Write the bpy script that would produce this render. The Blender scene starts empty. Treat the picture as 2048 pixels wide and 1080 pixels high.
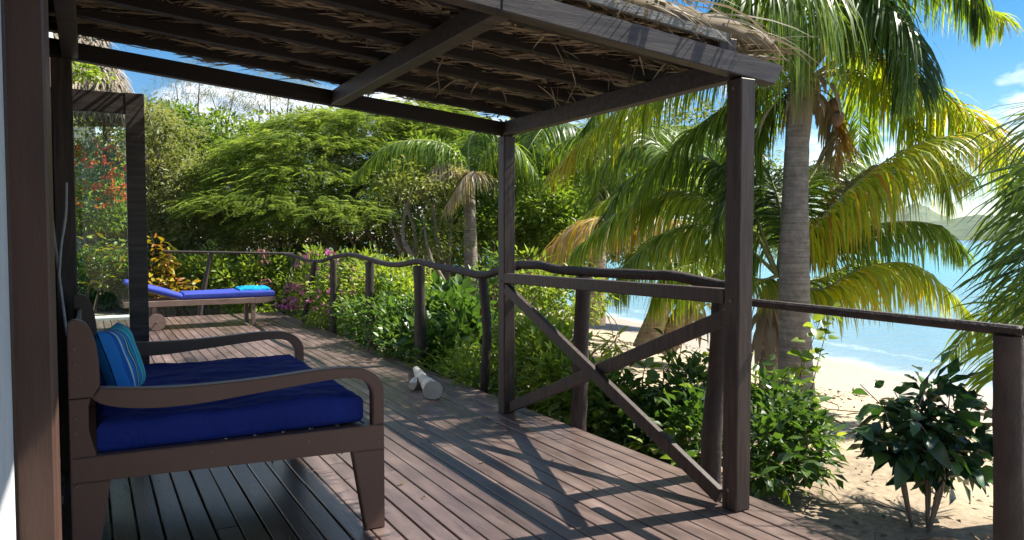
import bpy, bmesh, math, random
import numpy as np
from mathutils import Vector, Matrix, noise as mnoise
random.seed(7)
rng = np.random.default_rng(7)
S = bpy.context.scene
R = math.radians

# ------------------------------------------------------------ camera, sky, sun, exposure
cam = bpy.data.cameras.new('camera'); camo = bpy.data.objects.new('camera', cam)
S.collection.objects.link(camo); S.camera = camo
cam.sensor_width = 36; cam.lens = 36*1500/2048; cam.clip_start = .05; cam.clip_end = 9000
YAW = math.atan(844/1500); PIT = math.atan(65/1500)
camo.location = (0, 0, 1.35)
camo.rotation_euler = (math.pi/2-PIT, 0, -YAW)
S.view_settings.view_transform = 'Standard'; S.view_settings.look = 'None'
S.view_settings.exposure = 1.3; S.view_settings.gamma = 1
S.view_settings.use_curve_mapping = False
S.render.resolution_x = 1024; S.render.resolution_y = 540
S.cycles.max_bounces = 7; S.cycles.transparent_max_bounces = 12
S.cycles.transmission_bounces = 4; S.cycles.glossy_bounces = 3; S.cycles.diffuse_bounces = 4
S.cycles.sample_clamp_indirect = 6
S.cycles.caustics_reflective = False; S.cycles.caustics_refractive = False
SUN_AZ, SUN_EL = 98, 49          # azimuth from +Y towards +X
W = bpy.data.worlds.new('World'); S.world = W; W.use_nodes = True
nt = W.node_tree; nt.nodes.clear()
def N(nt, t, **k):
    n = nt.nodes.new(t)
    for a, b in k.items():
        if a.startswith('i_'): n.inputs[int(a[2:]) if a[2:].isdigit() else a[2:].replace('_', ' ')].default_value = b
        else: setattr(n, a, b)
    return n
def ramp(nt, stops, inter='LINEAR'):
    n = nt.nodes.new('ShaderNodeValToRGB'); r = n.color_ramp; r.interpolation = inter
    while len(r.elements) < len(stops): r.elements.new(.5)
    for e, (p, c) in zip(r.elements, stops):
        e.position = p; e.color = (*c, 1) if len(c) == 3 else c
    return n
sky = N(nt, 'ShaderNodeTexSky', sky_type='NISHITA', sun_disc=False, sun_elevation=R(SUN_EL), sun_rotation=R(SUN_AZ),
        air_density=1.0, dust_density=.0, ozone_density=3.0)
tc = N(nt, 'ShaderNodeTexCoord')
mp = N(nt, 'ShaderNodeMapping'); mp.inputs['Scale'].default_value = (1, 1, 2.3); mp.inputs['Location'].default_value = (1.9, .6, .22)
no = N(nt, 'ShaderNodeTexNoise', i_Scale=4.2, i_Detail=8, i_Roughness=.58, i_Distortion=.25)
cr = ramp(nt, [(.515, (0, 0, 0)), (.64, (1, 1, 1))])
no2 = N(nt, 'ShaderNodeTexNoise', i_Scale=9, i_Detail=4)
cc = ramp(nt, [(.3, (7.2, 7.9, 9.0)), (.7, (11.5, 11.5, 11.6))])
mx = N(nt, 'ShaderNodeMix', data_type='RGBA')
bg = N(nt, 'ShaderNodeBackground', i_Strength=.072); wo = N(nt, 'ShaderNodeOutputWorld')
L = nt.links.new
L(tc.outputs['Generated'], mp.inputs[0]); L(mp.outputs[0], no.inputs[0]); L(mp.outputs[0], no2.inputs[0]); L(no.outputs[0], cr.inputs[0])
L(no2.outputs[0], cc.inputs[0]); L(cr.outputs[0], mx.inputs[0]); hs = N(nt, 'ShaderNodeHueSaturation', i_Saturation=1.4, i_Value=.84); L(sky.outputs[0], hs.inputs['Color']); L(hs.outputs[0], mx.inputs[6]); L(cc.outputs[0], mx.inputs[7])
L(mx.outputs[2], bg.inputs[0]); L(bg.outputs[0], wo.inputs[0])
sl = bpy.data.lights.new('sun', 'SUN'); sl.energy = 5.0; sl.angle = R(.53); sl.color = (1, .94, .84)
so = bpy.data.objects.new('sun', sl); S.collection.objects.link(so); so.location = (8, -2, 12)
sd = Vector((math.sin(R(SUN_AZ))*math.cos(R(SUN_EL)), math.cos(R(SUN_AZ))*math.cos(R(SUN_EL)), math.sin(R(SUN_EL))))
so.rotation_euler = sd.to_track_quat('Z', 'Y').to_euler()

# ------------------------------------------------------------ materials
def mat(name): 
    m = bpy.data.materials.new(name); m.use_nodes = True; nt = m.node_tree; nt.nodes.clear()
    return m, nt
def finish(nt, shader, disp=None):
    o = nt.nodes.new('ShaderNodeOutputMaterial'); nt.links.new(shader, o.inputs[0])
def stuff_mat(name, c1, c2, rough=.6, scale=6, stretch=(1, 1, 1), bump=.25, bscale=None, detail=6, spec=.4, per_obj=0, c3=None, dist=.01, rr=None, blotch=0):
    """noise-coloured principled; object coordinates"""
    m, nt = mat(name); L = nt.links.new
    tc = N(nt, 'ShaderNodeTexCoord'); mp = N(nt, 'ShaderNodeMapping'); mp.inputs['Scale'].default_value = stretch
    L(tc.outputs['Object'], mp.inputs[0])
    oi = N(nt, 'ShaderNodeObjectInfo')
    add = N(nt, 'ShaderNodeVectorMath', operation='ADD'); sc = N(nt, 'ShaderNodeVectorMath', operation='SCALE'); sc.inputs[3].default_value = 37
    L(oi.outputs['Random'], sc.inputs[0]); L(mp.outputs[0], add.inputs[0]); L(sc.outputs[0], add.inputs[1])
    n1 = N(nt, 'ShaderNodeTexNoise', i_Scale=scale, i_Detail=detail, i_Roughness=.6); L(add.outputs[0], n1.inputs[0])
    st = [(.3, c1), (.7, c2)] if c3 is None else [(.3, c1), (.55, c2), (.78, c3)]
    r = ramp(nt, st); L(n1.outputs[0], r.inputs[0]); col = r.outputs[0]
    if blotch:
        ge = N(nt, 'ShaderNodeNewGeometry'); n3 = N(nt, 'ShaderNodeTexNoise', i_Scale=blotch, i_Detail=5, i_Roughness=.65); L(ge.outputs['Position'], n3.inputs[0]); m3 = N(nt, 'ShaderNodeMapRange'); m3.inputs[1].default_value = .3; m3.inputs[2].default_value = .7; m3.inputs[3].default_value = .68; m3.inputs[4].default_value = 1.3; L(n3.outputs[0], m3.inputs[0])
        h3 = N(nt, 'ShaderNodeHueSaturation'); L(m3.outputs[0], h3.inputs['Value']); L(col, h3.inputs['Color']); col = h3.outputs[0]
    if per_obj:
        mr = N(nt, 'ShaderNodeMapRange'); mr.inputs[3].default_value = 1-per_obj; mr.inputs[4].default_value = 1+per_obj
        L(oi.outputs['Random'], mr.inputs[0]); hs = N(nt, 'ShaderNodeHueSaturation'); L(mr.outputs[0], hs.inputs['Value']); L(col, hs.inputs['Color']); col = hs.outputs[0]
    p = N(nt, 'ShaderNodeBsdfPrincipled'); p.inputs['Specular IOR Level'].default_value = spec
    L(col, p.inputs['Base Color'])
    n2 = N(nt, 'ShaderNodeTexNoise', i_Scale=bscale or scale*5, i_Detail=5); L(add.outputs[0], n2.inputs[0])
    r2 = N(nt, 'ShaderNodeMapRange'); lo, hi = rr or (rough-.1, rough+.12); r2.inputs[3].default_value = lo; r2.inputs[4].default_value = hi
    L(n1.outputs[0], r2.inputs[0]); L(r2.outputs[0], p.inputs['Roughness'])
    b = N(nt, 'ShaderNodeBump', i_Strength=bump, i_Distance=dist); L(n2.outputs[0], b.inputs['Height']); L(b.outputs[0], p.inputs['Normal'])
    finish(nt, p.outputs[0]); return m
def leaf_mat(name, stops, trans=.35, rough=.45, tw=(1.25, 1.15, .5), spec=.35):
    """leaf: colour by the leaf's own 'tint' value, light passing through"""
    m, nt = mat(name); L = nt.links.new
    at = N(nt, 'ShaderNodeAttribute', attribute_name='tint'); r = ramp(nt, stops); L(at.outputs['Fac'], r.inputs[0])
    p = N(nt, 'ShaderNodeBsdfPrincipled', i_Roughness=rough); p.inputs['Specular IOR Level'].default_value = spec; L(r.outputs[0], p.inputs['Base Color'])
    mu = N(nt, 'ShaderNodeMix', data_type='RGBA', blend_type='MULTIPLY'); mu.inputs[0].default_value = 1; mu.inputs[7].default_value = (*tw, 1)
    L(r.outputs[0], mu.inputs[6]); t = N(nt, 'ShaderNodeBsdfTranslucent'); L(mu.outputs[2], t.inputs[0])
    ms = N(nt, 'ShaderNodeMixShader'); ms.inputs[0].default_value = trans; L(p.outputs[0], ms.inputs[1]); L(t.outputs[0], ms.inputs[2])
    finish(nt, ms.outputs[0]); return m
M = {}
M['post'] = stuff_mat('dark_painted_timber', (.012, .007, .006), (.078, .050, .040), .5, 9, (5, 5, .35), .3, 60, per_obj=.15, dist=.004)
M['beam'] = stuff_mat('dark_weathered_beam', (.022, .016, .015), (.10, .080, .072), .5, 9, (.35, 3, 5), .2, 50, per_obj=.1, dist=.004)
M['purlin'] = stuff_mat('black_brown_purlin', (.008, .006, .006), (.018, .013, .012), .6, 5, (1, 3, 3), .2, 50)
M['jamb'] = stuff_mat('brown_varnished_jamb', (.045, .020, .013), (.085, .042, .028), .5, 6, (3, 3, .5), .15, 70, dist=.004)
M['rustic'] = stuff_mat('rough_pole_wood', (.026, .018, .015), (.060, .043, .037), .65, 7, (2, 2, 1), .6, 40, per_obj=.2, dist=.01)
M['bed'] = stuff_mat('brown_painted_bed_wood', (.118, .066, .047), (.148, .085, .062), .42, 3, (1, 1, 1), .12, 70, per_obj=.04, dist=.003, spec=.4)
M['lwood'] = stuff_mat('weathered_lounger_teak', (.16, .10, .075), (.26, .18, .14), .6, 5, (1, 3, 3), .3, 60, dist=.004)
M['deck'] = stuff_mat('worn_deck_boards', (.088, .060, .052), (.140, .099, .086), .42, 2.4, (7, .9, 3), .35, 18, per_obj=.26, c3=(.20, .152, .134), dist=.004, rr=(.20, .42), spec=.6, blotch=1.7)
M['white'] = stuff_mat('white_plaster', (.40, .43, .45), (.55, .58, .58), .85, 3, (1, 1, 1), .5, 18, dist=.02)
M['cush'] = stuff_mat('royal_blue_cotton', (.010, .020, .135), (.020, .038, .24),   .85, 1.4, (1, 3, 1), .8, 3.5, dist=.05, spec=.15)
M['matt'] = stuff_mat('faded_blue_mattress', (.035, .055, .30), (.06, .085, .38), .85, 2, (1, 6, 1), .3, 9, dist=.02, spec=.1)
M['towel'] = stuff_mat('aqua_towel', (.01, .22, .42), (.02, .33, .55), .95, 10, (1, 1, 1), .8, 50, dist=.02, spec=.05)
M['drift'] = stuff_mat('bleached_driftwood', (.42, .38, .31), (.70, .65, .56), .8, 5, (1, 1, 1), .6, 30, dist=.01)
M['cut'] = stuff_mat('dark_rotten_wood', (.14, .11, .08), (.30, .25, .19), .9, 9, (1, 1, 1), .6, 40)
M['bark'] = stuff_mat('grey_brown_bark', (.10, .075, .055), (.24, .19, .145), .85, 6, (1, 1, .5), .7, 25, dist=.02)
M['dbark'] = stuff_mat('dark_stem', (.07, .05, .035), (.14, .10, .07), .85, 9, (1, 1, .5), .5, 30)
M['metal'] = stuff_mat('dull_metal', (.35, .34, .33), (.5, .48, .46), .4, 20, bump=.1)
M['screw'] = stuff_mat('painted_screw_head', (.14, .10, .08), (.22, .17, .14), .6, 20, bump=.1)
M['cord'] = stuff_mat('grey_cord', (.22, .22, .22), (.38, .38, .37), .7, 30)
M['gutter'] = stuff_mat('grey_board', (.12, .12, .12), (.22, .22, .21), .7, 5, (.6, 3, 3), .3, 40)
M['inside'] = stuff_mat('dark_room', (.05, .038, .032), (.09, .07, .06), .9, 3)
M['white_edge'] = stuff_mat('pale_kerb_stone', (.5, .48, .44), (.7, .68, .62), .9, 5)

# palm trunk: ringed
def trunk_mat(name, ca, cb, ring=26):
    m, nt = mat(name); L = nt.links.new
    tc = N(nt, 'ShaderNodeTexCoord')
    mp = N(nt, 'ShaderNodeMapping'); mp.inputs['Scale'].default_value = (1.2, 1.2, ring); L(tc.outputs['Object'], mp.inputs[0])
    wv = N(nt, 'ShaderNodeTexNoise', i_Scale=1.6, i_Detail=5, i_Roughness=.65, i_Distortion=.4); L(mp.outputs[0], wv.inputs[0])
    n1 = N(nt, 'ShaderNodeTexNoise', i_Scale=11, i_Detail=8, i_Roughness=.75); L(tc.outputs['Object'], n1.inputs[0])
    ad = N(nt, 'ShaderNodeMath', operation='MULTIPLY_ADD'); ad.inputs[1].default_value = 1.0; L(wv.outputs[0], ad.inputs[0]); L(n1.outputs[0], ad.inputs[2])
    r = ramp(nt, [(.38, ca), (.52, cb), (.64, tuple(min(1, x*1.5) for x in cb))]); mm = N(nt, 'ShaderNodeMath', operation='MULTIPLY'); mm.inputs[1].default_value = .5; L(ad.outputs[0], mm.inputs[0]); L(mm.outputs[0], r.inputs[0])
    p = N(nt, 'ShaderNodeBsdfPrincipled', i_Roughness=.85); L(r.outputs[0], p.inputs['Base Color'])
    b = N(nt, 'ShaderNodeBump', i_Strength=.4, i_Distance=.015); L(ad.outputs[0], b.inputs['Height']); L(b.outputs[0], p.inputs['Normal'])
    finish(nt, p.outputs[0]); return m
M['ptrunk'] = trunk_mat('ringed_palm_trunk', (.13, .105, .085), (.25, .21, .18))
M['ptrunk2'] = trunk_mat('brown_palm_trunk', (.15, .10, .065), (.38, .28, .20))
M['husk'] = stuff_mat('dry_sheath_fibre', (.10, .06, .035), (.28, .18, .11), .9, 12, (3, 3, 1), .7, 40)
# striped pillow: stripes across object x
def pillow_mat():
    m, nt = mat('striped_pillow_cotton'); L = nt.links.new
    uv = N(nt, 'ShaderNodeTexCoord'); sx = N(nt, 'ShaderNodeSeparateXYZ'); L(uv.outputs['Object'], sx.inputs[0])
    mr = N(nt, 'ShaderNodeMapRange'); mr.inputs[1].default_value = -.21; mr.inputs[2].default_value = .21; L(sx.outputs[0], mr.inputs[0])
    B = (.035, .22, .60); T = (.03, .50, .50); C = (.55, .68, .66); K = (.01, .02, .05); D = (.025, .13, .45)
    st = [(0, B), (.10, D), (.16, C), (.19, B), (.27, K), (.30, C), (.33, K), (.36, T), (.40, B), (.52, C), (.545, T), (.70, C), (.72, B), (.80, T), (.84, B), (.93, D)]
    r = ramp(nt, st, 'CONSTANT'); L(mr.outputs[0], r.inputs[0])
    n = N(nt, 'ShaderNodeTexNoise', i_Scale=120); L(uv.outputs['Object'], n.inputs[0])
    p = N(nt, 'ShaderNodeBsdfPrincipled', i_Roughness=.9); p.inputs['Specular IOR Level'].default_value = .1; L(r.outputs[0], p.inputs['Base Color'])
    b = N(nt, 'ShaderNodeBump', i_Strength=.3, i_Distance=.004); L(n.outputs[0], b.inputs['Height']); L(b.outputs[0], p.inputs['Normal'])
    finish(nt, p.outputs[0]); return m
M['pillow'] = pillow_mat()
def glass_mat():
    m, nt = mat('door_glass'); L = nt.links.new
    lw = N(nt, 'ShaderNodeFresnel', i_IOR=1.3); t = N(nt, 'ShaderNodeBsdfTransparent'); t.inputs[0].default_value = (.86, .93, .90, 1)
    g = N(nt, 'ShaderNodeBsdfGlossy', i_Roughness=.02); ms = N(nt, 'ShaderNodeMixShader'); L(lw.outputs[0], ms.inputs[0]); L(t.outputs[0], ms.inputs[1]); L(g.outputs[0], ms.inputs[2])
    finish(nt, ms.outputs[0]); return m
M['glass'] = glass_mat()
G = lambda *a: [(a[i], a[i+1]) for i in range(0, len(a), 2)]
M['palm'] = leaf_mat('palm_leaflets', G(0, (.035, .08, .028), .3, (.12, .20, .035), .55, (.25, .36, .045), .75, (.46, .46, .04), .88, (.40, .20, .03), 1, (.40, .34, .27)), .5, .38, (1.5, 1.4, .4))
M['rachis'] = stuff_mat('palm_rachis', (.22, .24, .07), (.38, .36, .16), .5, 8)
M['dryrachis'] = stuff_mat('dry_rachis', (.25, .20, .14), (.45, .38, .30), .7, 8)
M['leafA'] = leaf_mat('garden_leaf_bright', G(0, (.06, .12, .02), .6, (.17, .26, .045), 1, (.36, .43, .11)), .48, .4, (1.5, 1.4, .5))
M['leafB'] = leaf_mat('garden_leaf_deep', G(0, (.035, .08, .022), .7, (.09, .17, .04), 1, (.20, .28, .07)), .42, .33, (1.4, 1.4, .5), .5)
M['leafC'] = leaf_mat('grey_green_leaf', G(0, (.11, .14, .055), .6, (.24, .28, .11), 1, (.46, .47, .25)), .42, .55)
M['leafD'] = leaf_mat('forest_leaf', G(0, (.07, .10, .03), .6, (.18, .225, .06), 1, (.38, .41, .15)), .4, .5)
M['feather'] = leaf_mat('feathery_leaf', G(0, (.10, .165, .04), .6, (.25, .345, .085), 1, (.46, .52, .19)), .5, .5, (1.4, 1.3, .5))
M['needle'] = leaf_mat('casuarina_needles', G(0, (.12, .14, .08), 1, (.26, .28, .15)), .4, .7)
M['croton'] = leaf_mat('croton_leaf', G(0, (.03, .07, .01), .35, (.30, .26, .02), .7, (.45, .30, .04), 1, (.30, .06, .03)), .35, .35, (1.3, 1.2, .5))
M['darkleaf'] = leaf_mat('glossy_dark_leaf', G(0, (.014, .042, .024), .8, (.035, .085, .042), 1, (.12, .22, .05)), .2, .3, (1.2, 1.5, .4), .5)
M['redfl'] = leaf_mat('red_petals', G(0, (.62, .08, .025), 1, (.80, .22, .06)), .3, .6, (1, 1, 1))
M['pinkfl'] = leaf_mat('pink_petals', G(0, (.45, .05, .30), 1, (.75, .28, .50)), .35, .6, (1, 1, 1))
M['purple'] = leaf_mat('purple_strap_leaf', G(0, (.16, .04, .06), 1, (.40, .16, .18)), .3, .5, (1, 1, 1))
M['thatch'] = leaf_mat('dried_palm_thatch', G(0, (.10, .08, .06), .5, (.27, .225, .165), 1, (.46, .41, .32)), .1, .8, (1, .9, .7), .1)
M['litter'] = leaf_mat('dry_litter', G(0, (.10, .07, .045), .5, (.22, .155, .10), 1, (.38, .29, .19)), .1, .8, (1, 1, 1), .1)

# ------------------------------------------------------------ builders
def link(name, me, parent=None, m=None):
    o = bpy.data.objects.new(name, me); S.collection.objects.link(o)
    if m is not None and me is not None and not me.materials:
        for x in (m if isinstance(m, (list, tuple)) else [m]): me.materials.append(x)
    if parent is not None: o.parent = parent
    return o
def tag(o, label=None, cat=None, group=None, kind=None):
    for k, v in (('label', label), ('category', cat), ('group', group), ('kind', kind)):
        if v: o[k] = v
    return o
def thing(name, loc, label, cat, group=None):
    o = bpy.data.objects.new(name, None); S.collection.objects.link(o); o.location = loc; o.empty_display_size = .1
    return tag(o, label, cat, group)
def child(o, parent):
    """parent keeping world coordinates of a mesh that was built in world space"""
    o.parent = parent; o.matrix_parent_inverse = Matrix.Translation(-Vector(parent.location)); return o
def box(bm, x0, x1, y0, y1, z0, z1, M4=None, bev=0):
    r = bmesh.ops.create_cube(bm, size=1)
    vs = r['verts']; bmesh.ops.scale(bm, vec=(x1-x0, y1-y0, z1-z0), verts=vs)
    bmesh.ops.translate(bm, vec=((x0+x1)/2, (y0+y1)/2, (z0+z1)/2), verts=vs)
    if bev:
        es = list({e for v in vs for e in v.link_edges}); q = bmesh.ops.bevel(bm, geom=es, offset=bev, segments=1, affect='EDGES'); vs = list({v for f in q['faces'] for v in f.verts} | {v for v in vs if v.is_valid})
    if M4 is not None: bmesh.ops.transform(bm, matrix=M4, verts=vs)
    return vs
def bobj(name, bm, m, parent=None, smooth=False):
    me = bpy.data.meshes.new(name); bm.to_mesh(me); bm.free()
    if smooth: me.shade_smooth()
    o = link(name, me, None, m)
    if parent is not None: child(o, parent)
    return o
def bxo(name, x0, x1, y0, y1, z0, z1, m, parent=None, bev=.004):
    bm = bmesh.new(); box(bm, x0, x1, y0, y1, z0, z1, None, bev); return bobj(name, bm, m, parent)
def bar(name, a, b, w, h, m, parent=None, bev=.004, up=(0, 0, 1)):
    """rectangular bar from a to b (centre line), w across, h high"""
    a, b = Vector(a), Vector(b); d = (b-a); Ln = d.length; d.normalize(); s = d.cross(Vector(up)).normalized(); u = s.cross(d)
    Mx = Matrix(((d.x, s.x, u.x, a.x), (d.y, s.y, u.y, a.y), (d.z, s.z, u.z, a.z), (0, 0, 0, 1)))
    bm = bmesh.new(); box(bm, 0, Ln, -w/2, w/2, -h/2, h/2, Mx, bev); return bobj(name, bm, m, parent)
def prism(name, pts, y0, y1, m, parent=None, bev=.004, axis='Y'):
    bm = bmesh.new()
    P = [(x, y0, z) if axis == 'Y' else ((y0, x, z) if axis == 'X' else (x, z, y0)) for x, z in pts]
    f = bm.faces.new([bm.verts.new(p) for p in P]); q = bmesh.ops.extrude_face_region(bm, geom=[f])
    t = {'Y': (0, y1-y0, 0), 'X': (y1-y0, 0, 0), 'Z': (0, 0, y1-y0)}[axis]
    bmesh.ops.translate(bm, vec=t, verts=[v for v in q['geom'] if isinstance(v, bmesh.types.BMVert)])
    bmesh.ops.recalc_face_normals(bm, faces=bm.faces)
    if bev:
        es = [e for e in bm.edges if len(e.link_faces) == 2 and e.calc_face_angle() > .9 and abs((e.verts[0].co-e.verts[1].co).normalized()[{'Y': 1, 'X': 0, 'Z': 2}[axis]]) < .5]
        bmesh.ops.bevel(bm, geom=es, offset=bev, segments=2, affect='EDGES')
    bmesh.ops.triangulate(bm, faces=[f for f in bm.faces if len(f.verts) > 4])
    return bobj(name, bm, m, parent)
def cat(pts, n):
    """catmull-rom through the points, n samples"""
    P = [Vector(p) for p in pts]; P = [P[0]*2-P[1]]+P+[P[-1]*2-P[-2]]; out = []; k = len(P)-3
    for i in range(n):
        t = i/(n-1)*k; j = min(int(t), k-1); t -= j; a, b, c, d = P[j:j+4]
        out.append(.5*((2*b)+(c-a)*t+(2*a-5*b+4*c-d)*t*t+(3*b-a-3*c+d)*t**3))
    return out
def interp(vals, n):
    v = np.array(vals, float); return np.interp(np.linspace(0, len(v)-1, n), range(len(v)), v)
class MB:
    def __init__(s): s.v = []; s.f3 = []; s.f4 = []; s.t3 = []; s.t4 = []; s.m3 = []; s.m4 = []; s.n = 0
    def add(s, V, F, tint=None, mi=0):
        V = np.asarray(V, np.float32).reshape(-1, 3); F = np.asarray(F, np.int64)
        k = F.shape[1]; T = np.full(len(F), .5) if tint is None else np.broadcast_to(np.asarray(tint, float), (len(F),))
        s.v.append(V); (s.f3 if k == 3 else s.f4).append(F+s.n); (s.t3 if k == 3 else s.t4).append(T); (s.m3 if k == 3 else s.m4).append(np.full(len(F), mi)); s.n += len(V)
    def mesh(s, name, smooth=True):
        V = np.concatenate(s.v); f3 = np.concatenate(s.f3) if s.f3 else np.zeros((0, 3), int); f4 = np.concatenate(s.f4) if s.f4 else np.zeros((0, 4), int)
        me = bpy.data.meshes.new(name); me.vertices.add(len(V)); me.vertices.foreach_set('co', V.ravel())
        nl = f3.size+f4.size; me.loops.add(nl); me.loops.foreach_set('vertex_index', np.concatenate([f3.ravel(), f4.ravel()]).astype(np.int32))
        npoly = len(f3)+len(f4); me.polygons.add(npoly)
        st = np.concatenate([np.arange(len(f3))*3, len(f3)*3+np.arange(len(f4))*4]); tot = np.concatenate([np.full(len(f3), 3), np.full(len(f4), 4)])
        me.polygons.foreach_set('loop_start', st.astype(np.int32)); me.polygons.foreach_set('loop_total', tot.astype(np.int32))
        me.polygons.foreach_set('material_index', np.concatenate(s.m3+s.m4).astype(np.int32))
        if smooth: me.polygons.foreach_set('use_smooth', np.ones(npoly, bool))
        a = me.attributes.new('tint', 'FLOAT', 'FACE'); a.data.foreach_set('value', np.concatenate(s.t3+s.t4).astype(np.float32))
        me.update(calc_edges=True); return me
    def obj(s, name, mats, parent=None, smooth=True):
        o = link(name, s.mesh(name, smooth), None, mats)
        if parent is not None: child(o, parent)
        return o
    def tube(s, pts, radii, k=8, tint=.5, mi=0, cap=True):
        P = [Vector(p) for p in pts]; n = len(P); V = []; up = Vector((.13, .21, 1)).normalized(); prev = None
        for i, p in enumerate(P):
            d = (P[min(i+1, n-1)]-P[max(i-1, 0)]).normalized()
            a = (prev-d*prev.dot(d)).normalized() if prev is not None and (prev-d*prev.dot(d)).length > .01 else d.orthogonal().normalized()
            prev = a; b = d.cross(a); r = radii[i] if hasattr(radii, '__len__') else radii
            for j in range(k):
                t = 2*math.pi*j/k; rr = r if not hasattr(r, '__len__') else r[j]
                V.append(p+(a*math.cos(t)+b*math.sin(t))*rr)
        F = [(i*k+j, i*k+(j+1) % k, (i+1)*k+(j+1) % k, (i+1)*k+j) for i in range(n-1) for j in range(k)]
        V = [tuple(v) for v in V]; s.add(V, F, tint, mi)
        if cap:
            s.n -= 0
            for idx, c in ((0, P[0]), (n-1, P[-1])):
                ring = [V[idx*k+j] for j in range(k)]+[tuple(c)]
                s.add(ring, [(j, (j+1) % k, k) if idx else ((j+1) % k, j, k) for j in range(k)], tint, mi)
def nrm(a): return a/np.maximum(np.linalg.norm(a, axis=1, keepdims=True), 1e-6)
def leaves(mb, c, d, nn, Ln, Wd, tint, fold=.25, mi=0, curl=.0):
    """many leaves at once: c base points, d directions, nn rough normals, length and width arrays; 4-quad... two-triangle folded blade"""
    n = len(c); d = nrm(d); s = nrm(np.cross(d, nn)); u = np.cross(s, d)
    Ln = np.broadcast_to(Ln, (n,))[:, None]; Wd = np.broadcast_to(Wd, (n,))[:, None]
    V = np.stack([c, c+d*Ln*.45+s*Wd*.5+u*Wd*fold, c+d*Ln-u*Ln*curl, c+d*Ln*.45-s*Wd*.5+u*Wd*fold], 1).reshape(-1, 3)
    i = np.arange(n)*4; F = np.concatenate([np.stack([i, i+1, i+2], 1), np.stack([i, i+2, i+3], 1)])
    mb.add(V, F, np.concatenate([tint, tint]), mi)
def rdir(n): return nrm(rng.normal(size=(n, 3)))
def cloud(mb, blobs, n, L, W, clump=.22, per=28, t0=.1, t1=.9, droop=.25, shell=.55, mi=0, sun_out=.0, flat=.55):
    """leaves in clumps through ellipsoid volumes. blobs: (centre, radii)"""
    vol = np.array([(r[0]*r[1]*r[2])**(2/3) for c, r in blobs]); k = rng.choice(len(blobs), max(1, n//per), p=vol/vol.sum())
    C = np.array([b[0] for b in blobs], float)[k]; Rd = np.array([b[1] for b in blobs], float)[k]
    q = rdir(len(k)); rad = (shell+(1-shell)*rng.random(len(k))**.5)[:, None]*(1+.13*rng.normal(size=(len(k), 1)))
    cc = C+q*rad*Rd; ct = rng.random(len(k)); cs = clump*(.6+.8*rng.random(len(k)))
    j = np.repeat(np.arange(len(k)), per); m = len(j)
    off = rdir(m)*(rng.random((m, 1))**.45)*cs[j][:, None]*np.array([1, 1, flat]); p = cc[j]+off
    d = nrm(off)*.8+q[j]*.6+rdir(m)*.6+np.array([0, 0, -droop]); nn = rdir(m)*.6+np.array([.25, 0, .9])
    t = np.clip(t0+(t1-t0)*(.55*ct[j]+.45*rng.random(m)), 0, 1)
    leaves(mb, p, d, nn, L*(.6+.8*rng.random(m)), W*(.6+.8*rng.random(m)), t, mi=mi)
def ribbon(mb, P0, D, Sd, Ln, Wd, droop, tint, seg=4, mi=0, g=(0, 0, -1), tipv=.05):
    """many curved strips at once (palm leaflets, straw)"""
    n = len(P0); D = nrm(D); Sd = nrm(Sd); Ln = np.broadcast_to(Ln, (n,)); Wd = np.broadcast_to(Wd, (n,)); droop = np.broadcast_to(droop, (n,))
    prof = [.55, 1, .9, .62, .12] if seg == 4 else list(np.interp(np.linspace(0, 1, seg+1), [0, .25, .6, 1], [.5, 1, .85, .12]))
    p = P0.copy(); d = D.copy(); rows = []
    for i in range(seg+1):
        w = (Wd*prof[i]/2)[:, None]; rows.append(np.stack([p-Sd*w, p+Sd*w], 1))
        d = nrm(d+np.array(g)[None]*(droop/seg*(1+.5*i))[:, None]); p = p+d*(Ln/seg)[:, None]
        Sd = nrm(Sd-d*(Sd*d).sum(1, keepdims=True))
    V = np.stack(rows, 1).reshape(-1, 3); k = 2*(seg+1); b = np.arange(n)*k
    F = np.concatenate([np.stack([b+2*i, b+2*i+1, b+2*i+3, b+2*i+2], 1) for i in range(seg)])
    tt = np.concatenate([np.clip(tint+tipv*(i/seg)**2, 0, 1) for i in range(seg)]) if np.ndim(tint) else tint
    mb.add(V, F, tt, mi)
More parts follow.
